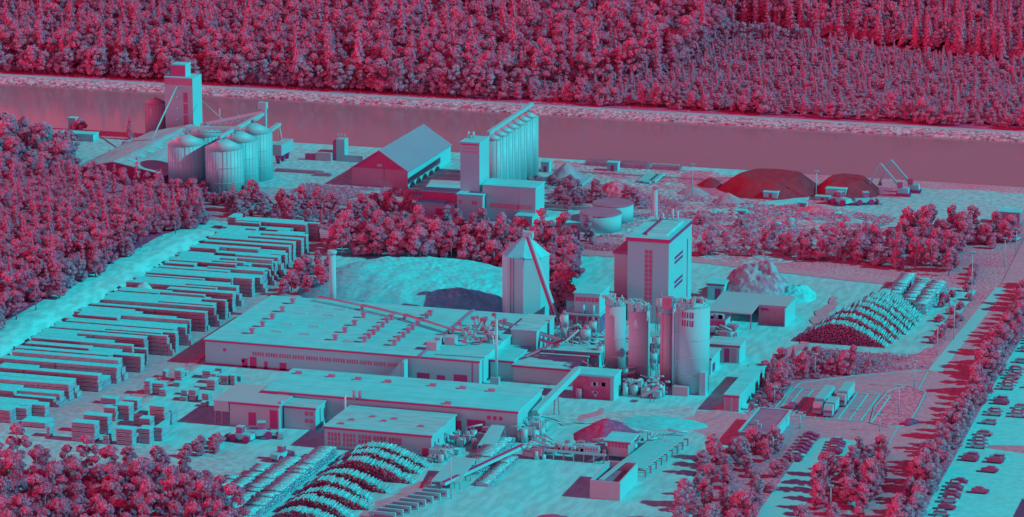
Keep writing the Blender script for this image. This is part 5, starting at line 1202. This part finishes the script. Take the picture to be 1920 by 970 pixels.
# ------------------------------------------------------------------ trees
def rand_quads(c, nrm, size, jit):
    n_ = len(c)
    d = nrm + nrg.normal(0, jit, (n_, 3)); d /= np.linalg.norm(d, axis=1)[:, None] + 1e-9
    up = nrg.normal(0, 1, (n_, 3)); u = np.cross(d, up); u /= np.linalg.norm(u, axis=1)[:, None] + 1e-9
    v = np.cross(d, u); s_ = (size * nrg.uniform(0.55, 1.25, n_))[:, None]; a = nrg.uniform(0.6, 1.0, (n_, 1))
    V = np.stack([c - u * s_ - v * s_ * a * .4, c + u * s_ * .2 - v * s_ * a, c + u * s_ + v * s_ * a * .3, c - u * s_ * .1 + v * s_ * a], 1).reshape(-1, 3)
    return V
def quads_mesh(name, V, m):
    n_ = len(V) // 4; me = bpy.data.meshes.new(name)
    me.vertices.add(len(V)); me.vertices.foreach_set('co', V.astype(np.float32).ravel())
    me.loops.add(n_ * 4); me.loops.foreach_set('vertex_index', np.arange(n_ * 4, dtype=np.int32))
    me.polygons.add(n_); me.polygons.foreach_set('loop_start', np.arange(0, n_ * 4, 4, dtype=np.int32)); me.polygons.foreach_set('loop_total', np.full(n_, 4, np.int32))
    me.materials.append(M[m]); me.update(calc_edges=True); me.validate()
    return me
def broad_crown(h, r, n_, size, lobes=34, base=0.14):
    cs = []
    for i in range(lobes):
        a = nrg.uniform(0, 2 * math.pi); t_ = nrg.uniform(0, 1); rad = r * (0.35 + 0.5 * math.sin(math.pi * min(1, 0.15 + t_ * 0.85))) * nrg.uniform(0.35, 1.0)
        cs.append((rad * math.cos(a), rad * math.sin(a), h * (base + (0.86 - base) * t_), r * nrg.uniform(0.17, 0.36) * (1.1 - 0.35 * t_)))
    cs.append((0, 0, h * 0.82, r * 0.42))
    V = []
    for (x, y, z, lr) in cs:
        k = max(4, int(n_ / len(cs))); d = nrg.normal(0, 1, (k, 3)); d[:, 2] = np.abs(d[:, 2]) * 0.9 + d[:, 2] * 0.35; d /= np.linalg.norm(d, axis=1)[:, None]
        c = np.array([x, y, z]) + d * lr * nrg.uniform(0.84, 1.26, (k, 1)) * np.array([1, 1, 0.9])
        c[:, 2] = np.maximum(c[:, 2], 0.3)
        V.append(rand_quads(c, d, size, 0.36))
    V.append(core([(x, y, z, lr * 0.86) for x, y, z, lr in cs]))
    return np.concatenate(V)
def core(lobes):
    """closed hulls added inside the leaf shell to lift its dark depths"""
    out = []
    for (x, y, z, r) in lobes:
        nu, nv = 8, 5
        P_ = np.array([[(x + r * math.sin(math.pi * j / nv) * math.cos(2 * math.pi * i / nu), y + r * math.sin(math.pi * j / nv) * math.sin(2 * math.pi * i / nu), max(0.2, z - r * 0.9 * math.cos(math.pi * j / nv))) for i in range(nu)] for j in range(nv + 1)])
        P_ += nrg.normal(0, r * 0.16, P_.shape)
        for j in range(nv):
            for i in range(nu):
                out += [P_[j, i], P_[j, (i + 1) % nu], P_[j + 1, (i + 1) % nu], P_[j + 1, i]]
    return np.array(out)
def cone_crown(h, r, n_, size, base=0.12, tiers=9):
    t_ = nrg.uniform(0, 1, n_) ** 1.3; tq = np.floor(t_ * tiers) / tiers + (t_ * tiers % 1) * 0.55 / tiers
    a = nrg.uniform(0, 2 * math.pi, n_); frac = 1 - (t_ * tiers % 1)
    lob = 0.82 + 0.28 * np.sin(a * 5 + np.floor(t_ * tiers) * 2.1)
    rad = r * (1 - tq) ** 0.85 * (0.55 + 0.5 * frac) * lob * nrg.uniform(0.7, 1.0, n_)
    c = np.stack([rad * np.cos(a), rad * np.sin(a), h * (base + (1 - base) * tq)], 1)
    d = np.stack([np.cos(a), np.sin(a), np.full(n_, 0.8)], 1); d /= np.linalg.norm(d, axis=1)[:, None]
    hull = core([(0, 0, h * (base + (1 - base) * q), r * (1 - q) * 0.62 + 0.1) for q in (0.05, 0.2, 0.35, 0.5, 0.65, 0.8)])
    return np.concatenate([rand_quads(c, d, size * (1.15 - 0.5 * t_), 0.25), hull])
def pine_crown(h, r, n_, size): return broad_crown(h, r, n_, size, 14, 0.30)
def trunk_mb(h, r, limbs, seed):
    rr = random.Random(seed); b = MB(); b.tube((0, 0, -0.2), (0.1, 0, h * 0.75), r, 8, r * 0.35)
    for i in range(limbs):
        a = rr.uniform(0, 6.28); z = h * rr.uniform(0.25, 0.6); ln = h * rr.uniform(0.15, 0.28); b.tube((0, 0, z), (ln * math.cos(a), ln * math.sin(a), z + ln * 0.8), r * 0.35, 5, r * 0.1)
    return b
def tree_proto(name, cat, kind, h, r, n_, size, m, seed):
    ro = local(name, '', cat)
    V = {'broad': broad_crown, 'cone': cone_crown, 'pine': pine_crown}[kind](h, r, n_, size)
    c = bpy.data.objects.new('crown', quads_mesh('crown', V, m)); COL.objects.link(c); c.parent = ro
    trunk_mb(h, 0.05 * r + 0.1, 5 if kind != 'cone' else 0, seed).part('trunk', 'trunk', ro)
    ro['_h'] = h
    return ro
PR = {
    'broad': [tree_proto('broadleaf_tree', 'tree', 'broad', 9.0, 3.6, 1900, 0.30, 'leaf_broad', 1), tree_proto('broadleaf_tree', 'tree', 'broad', 9.6, 3.0, 1800, 0.29, 'leaf_broad', 2), tree_proto('broadleaf_tree', 'tree', 'broad', 8.4, 3.9, 2000, 0.30, 'leaf_broad', 3)],
    'street': [tree_proto('street_tree', 'tree', 'broad', 9.2, 3.3, 1800, 0.30, 'leaf_broad', 21), tree_proto('street_tree', 'tree', 'broad', 8.6, 3.7, 1900, 0.30, 'leaf_broad', 22)],
    'pale': [tree_proto('birch_tree', 'tree', 'broad', 10.0, 2.7, 1600, 0.28, 'leaf_pale', 4), tree_proto('birch_tree', 'tree', 'broad', 9.0, 3.1, 1700, 0.29, 'leaf_pale', 5)],
    'pine': [tree_proto('pine_tree', 'tree', 'pine', 12.5, 2.7, 1600, 0.30, 'leaf_pine', 6), tree_proto('pine_tree', 'tree', 'pine', 11.5, 3.0, 1600, 0.30, 'leaf_pine', 7)],
    'spruce': [tree_proto('spruce_tree', 'tree', 'cone', 13.0, 2.6, 1700, 0.36, 'leaf_pine', 8), tree_proto('spruce_tree', 'tree', 'cone', 15.0, 2.5, 1700, 0.36, 'leaf_pine', 9)],
    'shrub': [tree_proto('shrub', 'shrub', 'broad', 3.4, 2.0, 800, 0.22, 'leaf_shrub', 10), tree_proto('shrub', 'shrub', 'broad', 2.8, 2.3, 800, 0.22, 'leaf_shrub', 11)],
    'young': [tree_proto('young_tree', 'tree', 'broad', 5.5, 1.7, 700, 0.28, 'leaf_young', 12), tree_proto('young_tree', 'tree', 'cone', 6.5, 1.5, 700, 0.28, 'leaf_young', 13)],
}
first_used = set()
def plant(kind, x, y, sc, label, group, z=0.0):
    i = rng.randrange(len(PR[kind])); p = PR[kind][i]; rz = rng.uniform(0, 6.28); s3 = (sc * rng.uniform(0.9, 1.12), sc * rng.uniform(0.9, 1.12), sc * rng.uniform(0.85, 1.15))
    if (kind, i) not in first_used:
        first_used.add((kind, i)); p.location = (x, y, z); p.rotation_euler = (0, 0, rz); p.scale = s3; p['label'] = label; p['group'] = group
        return p
    return dup(p, (x, y, z), rz, s3, label, group)
def inside(x, y, poly):
    c = False; n_ = len(poly)
    for i in range(n_):
        (x0, y0), (x1, y1) = poly[i], poly[(i + 1) % n_]
        if (y0 > y) != (y1 > y) and x < (x1 - x0) * (y - y0) / (y1 - y0) + x0: c = not c
    return c
def scatter(poly, sp, nmax=9999, seed=1):
    rr = random.Random(seed); xs = [p[0] for p in poly]; ys = [p[1] for p in poly]; out = []; grid = {}
    tries = 0; area = (max(xs) - min(xs)) * (max(ys) - min(ys))
    while tries < area / (sp * sp) * 14 and len(out) < nmax:
        tries += 1; x, y = rr.uniform(min(xs), max(xs)), rr.uniform(min(ys), max(ys))
        if not inside(x, y, poly): continue
        k = (int(x // sp), int(y // sp)); ok = True
        for a in (-1, 0, 1):
            for b_ in (-1, 0, 1):
                for (qx, qy) in grid.get((k[0] + a, k[1] + b_), ()):
                    if (qx - x) ** 2 + (qy - y) ** 2 < sp * sp: ok = False
        if ok: out.append((x, y)); grid.setdefault(k, []).append((x, y))
    return out
def grove(poly, sp, kinds, sc, label, group, seed, px=True, nmax=9999):
    P = [g(*p) for p in poly] if px else poly
    for (x, y) in scatter(P, sp, nmax, seed): 
        k = rng.choice(kinds); plant(k, x, y, rng.uniform(*sc), label[k] if isinstance(label, dict) else label, group + ' ' + k if isinstance(label, dict) else group)
# 1 street row right
for yy in np.arange(742, 1000, 5.2):
    for dx in (0, 3.4):
        if rng.random() < 0.88: plant(rng.choice(('street', 'street', 'pale')) if dx == 0 else rng.choice(('street', 'pale', 'pale')), -130.6 + dx * 0.8 + rng.uniform(-1, 1) - (yy - 742) * 0.012, yy + rng.uniform(-2, 2), rng.uniform(0.6, 0.95), 'leafy tree of the belt between the street and the bright lot', 'trees of the street belt')
grove([(1550, 880), (1640, 850), (1668, 862), (1640, 930), (1600, 985), (1490, 985)], 5.2, ['street', 'street', 'pale', 'shrub'], (0.65, 0.95), 'leafy tree of the clump between the street and the gatehouse lane', 'trees by the gatehouse lane', 2)
grove([(1345, 850), (1400, 842), (1500, 858), (1440, 930), (1385, 1000), (1250, 1000), (1310, 900)], 5.0, ['street', 'street', 'pale', 'shrub'], (0.55, 0.9), 'leafy tree of the belt below the gatehouse', 'trees below the gatehouse', 3)
grove([(1400, 775), (1440, 700), (1530, 662), (1640, 685), (1640, 700), (1505, 712), (1470, 732), (1450, 770)], 3.6, ['shrub', 'young', 'broad'], (0.55, 0.9), 'low growth on the bank above the lorry park', 'bank growth above the lorry park', 4)
grove([(1310, 478), (1480, 485), (1640, 500), (1790, 520), (1795, 470), (1700, 455), (1560, 470), (1420, 470)], 5.0, ['broad', 'broad', 'pine'], (0.62, 1.0), 'dense leafy tree of the belt beyond the domed log stack', 'trees beyond the log stack', 5)
grove([(1690, 440), (1760, 452), (1880, 470), (1910, 440), (1840, 430), (1740, 420)], 5.6, ['broad', 'broad', 'shrub'], (0.7, 1.1), 'leafy tree of the clump at the far right by the pale field', 'trees by the pale field', 6)
grove([(1770, 560), (1800, 545), (1830, 500), (1810, 600), (1770, 640), (1745, 645)], 5.5, ['shrub'], (0.6, 0.9), 'shrub between the domed log stack and the pavement', 'trees by the pavement', 7)
grove([(615, 478), (650, 452), (1080, 474), (1075, 560), (1050, 590), (1036, 590), (1030, 520), (960, 535), (945, 505), (860, 492), (640, 482)], 5.0, ['broad', 'broad', 'pine', 'broad'], (0.9, 1.25), 'dark dense tree of the wood behind the sawdust heap', 'trees behind the sawdust heap', 8)
grove([(528, 560), (560, 500), (620, 500), (612, 555)], 5.0, ['broad'], (0.5, 0.8), 'bushy tree between lumber rows and the sawdust heap', 'trees by the sawdust heap', 9)
grove([(430, 412), (780, 430), (1110, 462), (1110, 448), (940, 432), (780, 412), (430, 394)], 4.4, ['broad', 'shrub', 'shrub', 'young', 'pale'], (0.55, 0.85), 'small tree or shrub of the green strip along the back road', 'green strip growth', 10)
grove([(430, 398), (560, 404), (780, 412), (770, 395), (620, 392), (450, 380)], 4.6, ['shrub', 'broad'], (0.6, 0.95), 'shrub on the meadow edge below the barn', 'meadow edge growth', 11)
grove([(1290, 440), (1600, 462), (1640, 440), (1400, 425), (1300, 415)], 9.0, ['shrub'], (0.6, 1.2), 'scattered shrub on the scrap ground', 'shrubs on the scrap ground', 12)
grove([(1060, 402), (1110, 380), (1200, 388), (1090, 352), (1040, 372)], 4.6, ['shrub', 'broad'], (0.5, 0.8), 'shrub crowding round the overgrown mound', 'mound shrubs', 13)
grove([(990, 345), (1030, 350), (1090, 352), (1085, 345), (1000, 336)], 4.0, ['shrub'], (0.7, 1.1), 'shrub at the foot of the slender silos', 'silo foot shrubs', 14)
grove([(330, 372), (430, 392), (500, 380), (440, 360), (400, 372)], 4.0, ['shrub', 'young'], (0.8, 1.3), 'bush in front of the galvanised silos', 'bushes before the silos', 15)
grove([(340, 862), (400, 850), (425, 835), (390, 828), (345, 845)], 3.2, ['shrub'], (0.7, 1.1), 'bush on the waste ground left of the log rows', 'waste ground bushes', 16)
# lower left wood
grove([(-20, 905), (60, 900), (150, 905), (230, 915), (300, 935), (350, 945), (400, 960), (440, 1010), (430, 1120), (-60, 1120)], 4.2, ['broad', 'pine', 'pine'], (0.85, 1.25), {'broad': 'leafy tree of the wood in the lower left corner', 'pine': 'pine of the wood in the lower left corner'}, 'lower left wood', 17)
grove([(250, 890), (320, 888), (400, 920), (400, 945), (300, 915), (240, 900)], 4.0, ['shrub', 'broad'], (0.6, 0.9), 'bush on the edge of the lower left wood', 'lower wood edge', 18)
# left wood edge individuals
for i in range(26):
    yy = 822 + i * 7.0 + rng.uniform(-2, 2); plant(rng.choice(('pale', 'broad', 'pine', 'pine')), -410.0 + rng.uniform(-3, 1.5), yy, rng.uniform(0.75, 1.0), 'edge tree of the left wood beside the bare sand track', 'left wood edge trees', 4.0 * min(1, (1006 - yy) / 40))
grove([(-40, 352), (60, 345), (125, 335), (132, 300), (90, 282), (20, 268), (-40, 268)], 6.2, ['broad', 'broad', 'pale'], (1.1, 1.6), 'big round leafy tree at the left edge by the canal yard', 'big trees at the left edge', 19)
for (px, py, k, s_) in ((243, 262, 'spruce', 0.75), (150, 248, 'shrub', 1.5), (235, 285, 'shrub', 1.3)):
    x, y = g(px, py); plant(k, x, y, s_, {'spruce': 'lone spruce left of the dull grain silo', 'shrub': 'round bush on the canal bank beside the shed'}[k], None if k == 'spruce' else 'canal bank bushes')
# far bank front row
x = -640.0
while x < -150:
    plant(rng.choice(('pale', 'pale', 'broad')) if x < -385 else rng.choice(('broad', 'young', 'broad')), x, YF + 16 + rng.uniform(-1.5, 3), rng.uniform(0.95, 1.45) if x < -385 else rng.uniform(0.8, 1.15), 'pale leafy tree of the front row on the far canal bank' if x < -385 else 'low leafy tree of the front row opposite the coal heaps', 'far bank front row' if x < -385 else 'far bank low front row', 0.8)
    x += rng.uniform(4.0, 6.5)
left_out = [k for k in PR if not any((k, i) in first_used for i in range(len(PR[k])))]
for k in PR:
    for i, p in enumerate(PR[k]):
        if (k, i) not in first_used:
            p.location = (-415 - 4 * i, 905 + 12 * i + 20 * list(PR).index(k), 0); p['label'] = 'edge tree of the left wood beside the bare sand track'; p['group'] = 'left wood edge trees'

# woods as stuff: points carrying instances of the crowns
def forest(name, label, pts, kinds, seed):
    """pts: list of (x, y, z, scale)"""
    rr = np.random.default_rng(seed)
    me = bpy.data.meshes.new(name); me.from_pydata([(p[0], p[1], p[2]) for p in pts], [], [])
    at = me.attributes.new('tree_scale', 'FLOAT', 'POINT'); at.data.foreach_set('value', [p[3] for p in pts])
    at = me.attributes.new('tree_rot', 'FLOAT', 'POINT'); at.data.foreach_set('value', rr.uniform(0, 6.28, len(pts)))
    at = me.attributes.new('tree_kind', 'INT', 'POINT'); at.data.foreach_set('value', rr.integers(0, len(kinds), len(pts)).astype(np.int32))
    o = bpy.data.objects.new(name, me); COL.objects.link(o)
    ng = bpy.data.node_groups.new(name, 'GeometryNodeTree')
    ng.interface.new_socket('Geometry', in_out='INPUT', socket_type='NodeSocketGeometry'); ng.interface.new_socket('Geometry', in_out='OUTPUT', socket_type='NodeSocketGeometry')
    N = ng.nodes; gi = N.new('NodeGroupInput'); go = N.new('NodeGroupOutput'); iop = N.new('GeometryNodeInstanceOnPoints'); gti = N.new('GeometryNodeJoinGeometry')
    for c in reversed(kinds):
        oi = N.new('GeometryNodeObjectInfo'); oi.inputs['Object'].default_value = c; oi.inputs['As Instance'].default_value = True; oi.transform_space = 'ORIGINAL'
        ng.links.new(oi.outputs['Geometry'], gti.inputs[0])
    def attr(nm, dt):
        a = N.new('GeometryNodeInputNamedAttribute'); a.data_type = dt; a.inputs['Name'].default_value = nm; return a.outputs['Attribute']
    cr = N.new('ShaderNodeCombineXYZ'); ng.links.new(attr('tree_rot', 'FLOAT'), cr.inputs[2])
    ng.links.new(gi.outputs[0], iop.inputs['Points']); ng.links.new(gti.outputs[0], iop.inputs['Instance'])
    iop.inputs['Pick Instance'].default_value = True
    ng.links.new(attr('tree_kind', 'INT'), iop.inputs['Instance Index']); ng.links.new(cr.outputs[0], iop.inputs['Rotation']); ng.links.new(attr('tree_scale', 'FLOAT'), iop.inputs['Scale'])
    ng.links.new(iop.outputs[0], go.inputs[0])
    md = o.modifiers.new('trees', 'NODES'); md.node_group = ng
    return tag(o, label, 'forest', kind='stuff')
def crowns(*ks): return [c for k in ks for p in PR[k] for c in p.children if c.name.startswith('crown')]
rr = random.Random(5)
def far_pts(poly, sp, s0, s1, seed): return [(x, y, 0.8 + (y - YF) * 0.001, rr.uniform(s0, s1)) for x, y in scatter(poly, sp, 99999, seed)]
forest('far_spruce_forest', 'tall dense conifer forest behind the far canal bank at the upper left', far_pts([(-760, 1247), (-560, 1247), (-470, 1247), (-470, 1800), (-1000, 1800)], 4.3, 0.85, 1.6, 31), crowns('spruce', 'pine', 'pine'), 1)
forest('far_mixed_forest', 'rounded mixed forest in the middle behind the far canal bank', far_pts([(-470, 1246), (-385, 1246), (-330, 1300), (-330, 1440), (-250, 1440), (-280, 1800), (-470, 1800)], 4.9, 0.8, 1.8, 32), crowns('broad', 'pine', 'pine', 'spruce'), 2)
forest('far_young_plantation', 'low young plantation on the right behind the far canal bank', far_pts([(-385, 1246), (-100, 1246), (-60, 1400), (-210, 1370), (-330, 1425), (-330, 1300)], 2.9, 0.7, 1.3, 33), crowns('young', 'young', 'shrub'), 3)
forest('far_pointed_forest', 'pointed conifers at the upper right behind the plantation', far_pts([(-330, 1440), (-210, 1385), (-60, 1405), (60, 1800), (-300, 1800)], 4.0, 0.65, 1.35, 34), crowns('spruce', 'spruce', 'pine'), 4)
forest('pale_clearing_row', 'pale row of trees along a clearing in the far forest right of the middle', [(x, 1402 + (x + 340) * -0.05 + rr.uniform(-3, 3), 1.0, rr.uniform(0.8, 1.1)) for x in np.arange(-342, -290, 3.2)], crowns('pale'), 6)
forest('left_wood', 'dense pine wood filling the left side beside the lumber rows', [(x, y, max(0, min(1, (1006 - y) / 40)) * (4.2 if x > -412 else max(0, 4.2 + (x + 412) * 0.05)) - 0.2, rr.uniform(0.7, 1.05)) for x, y in scatter([(-414, 790), (-413, 1000), (-424, 1026), (-455, 1036), (-500, 1044), (-640, 1060), (-640, 760)], 3.5, 99999, 35)], crowns('pine', 'pine', 'broad', 'spruce'), 5)
def gap_layer(name, label, poly, h0, h1, z0, seed, m, step=3.0):
    """foliage layer added under the crowns to lift the dark gaps"""
    xs = [p[0] for p in poly]; ys = [p[1] for p in poly]; nx = int((max(xs) - min(xs)) / step) + 1; ny = int((max(ys) - min(ys)) / step) + 1
    b = MB(); idx = {}
    def hgt(x, y):
        n_ = len(poly); dmin = 1e9
        for i in range(n_):
            (ax, ay), (bx, by) = poly[i], poly[(i + 1) % n_]; t_ = max(0, min(1, ((x - ax) * (bx - ax) + (y - ay) * (by - ay)) / ((bx - ax) ** 2 + (by - ay) ** 2 + 1e-9)))
            dmin = min(dmin, math.hypot(x - ax - t_ * (bx - ax), y - ay - t_ * (by - ay)))
        k = min(1, dmin / 5.0)
        return z0 + k * (h0 + (h1 - h0) * (0.5 + 0.5 * noise.noise(Vector((x * 0.23, y * 0.23, seed)))) + 0.9 * noise.noise(Vector((x * 0.9, y * 0.9, seed))))
    for j in range(ny + 1):
        for i in range(nx + 1):
            x, y = min(xs) + i * step + rng.uniform(-.8, .8), min(ys) + j * step + rng.uniform(-.8, .8)
            if inside(x, y, poly): idx[(i, j)] = len(b.v); b.v.append((x, y, hgt(x, y)))
    for (i, j) in idx:
        q = [(i, j), (i + 1, j), (i + 1, j + 1), (i, j + 1)]
        if all(p in idx for p in q): b.f.append(tuple(idx[p] for p in q)); b.mi.append(0); b.sm.append(False)
    return b.thing(name, m, label, 'undergrowth', kind='stuff')
gap_layer('undergrowth', 'added foliage layer lightening the gaps of the far conifer forest', [(-760, 1252), (-560, 1252), (-388, 1252), (-388, 1300), (-330, 1310), (-330, 1440), (-250, 1440), (-280, 1800), (-900, 1800)], 4.5, 7.5, 0.8, 1, 'leaf_pine')
gap_layer('undergrowth', 'added foliage layer lightening the gaps of the far plantation', [(-386, 1243), (-100, 1243), (-60, 1400), (-210, 1370), (-330, 1425), (-330, 1300), (-386, 1300)], 1.6, 2.8, 0.8, 2, 'leaf_young', 2.4)
gap_layer('undergrowth', 'added foliage layer lightening the gaps of the far pointed conifers', [(-330, 1442), (-210, 1385), (-60, 1405), (60, 1800), (-300, 1800)], 4.5, 6.5, 0.8, 3, 'leaf_pine')
gap_layer('undergrowth', 'added foliage layer lightening the gaps of the left wood', [(-416, 790), (-415, 1000), (-426, 1024), (-455, 1034), (-500, 1042), (-640, 1058), (-640, 760)], 4.0, 5.6, 1.5, 4, 'leaf_pine')
# grass tufts on rough ground
def tufts(name, label, poly, n_, seed, size=0.5, m='leaf_shrub'):
    P = [g(*p) for p in poly]; r2 = np.random.default_rng(seed); xs = [p[0] for p in P]; ys = [p[1] for p in P]; pts = []
    while len(pts) < n_:
        x, y = r2.uniform(min(xs), max(xs)), r2.uniform(min(ys), max(ys))
        if inside(x, y, P) and noise.noise(Vector((x * 0.09, y * 0.09, seed))) > -0.15: pts.append((x, y, 0.25))
    c = np.array(pts); c[:, 2] += r2.uniform(0, 0.5, n_); d = np.tile(np.array([0, -0.3, 1.0]), (n_, 1))
    me = quads_mesh(name, rand_quads(c, d, size, 0.8), m); o = bpy.data.objects.new(name, me); COL.objects.link(o); return tag(o, label, 'grass', kind='stuff')
tufts('rough_grass', 'rough dry grass on the meadow below the barn', [(430, 392), (560, 345), (790, 360), (790, 410), (600, 410)], 5000, 1, 0.45)
tufts('weeds', 'dry weeds over the scrap ground', [(1290, 480), (1620, 480), (1680, 410), (1560, 395), (1300, 372), (1010, 350), (1040, 390), (1270, 420)], 7000, 2, 0.5)
tufts('lawn_growth', 'rough grass along the bank above the lorry park', [(1400, 780), (1440, 700), (1540, 655), (1740, 672), (1735, 690), (1505, 715), (1470, 735), (1450, 775)], 2600, 3, 0.35)
tufts('undergrowth', 'undergrowth along the back road strip', [(430, 418), (1110, 470), (1290, 480), (1290, 455), (1110, 440), (430, 398)], 4500, 4, 0.5)
tufts('bank_growth', 'low growth at the foot of the far forest', [(-50, 140), (600, 178), (1000, 200), (1930, 243), (1930, 238), (1000, 192), (600, 170), (-50, 132)], 3000, 5, 0.6)
for o in list(bpy.data.objects):
    for k in ('_o', '_h'):
        if k in o: del o[k]
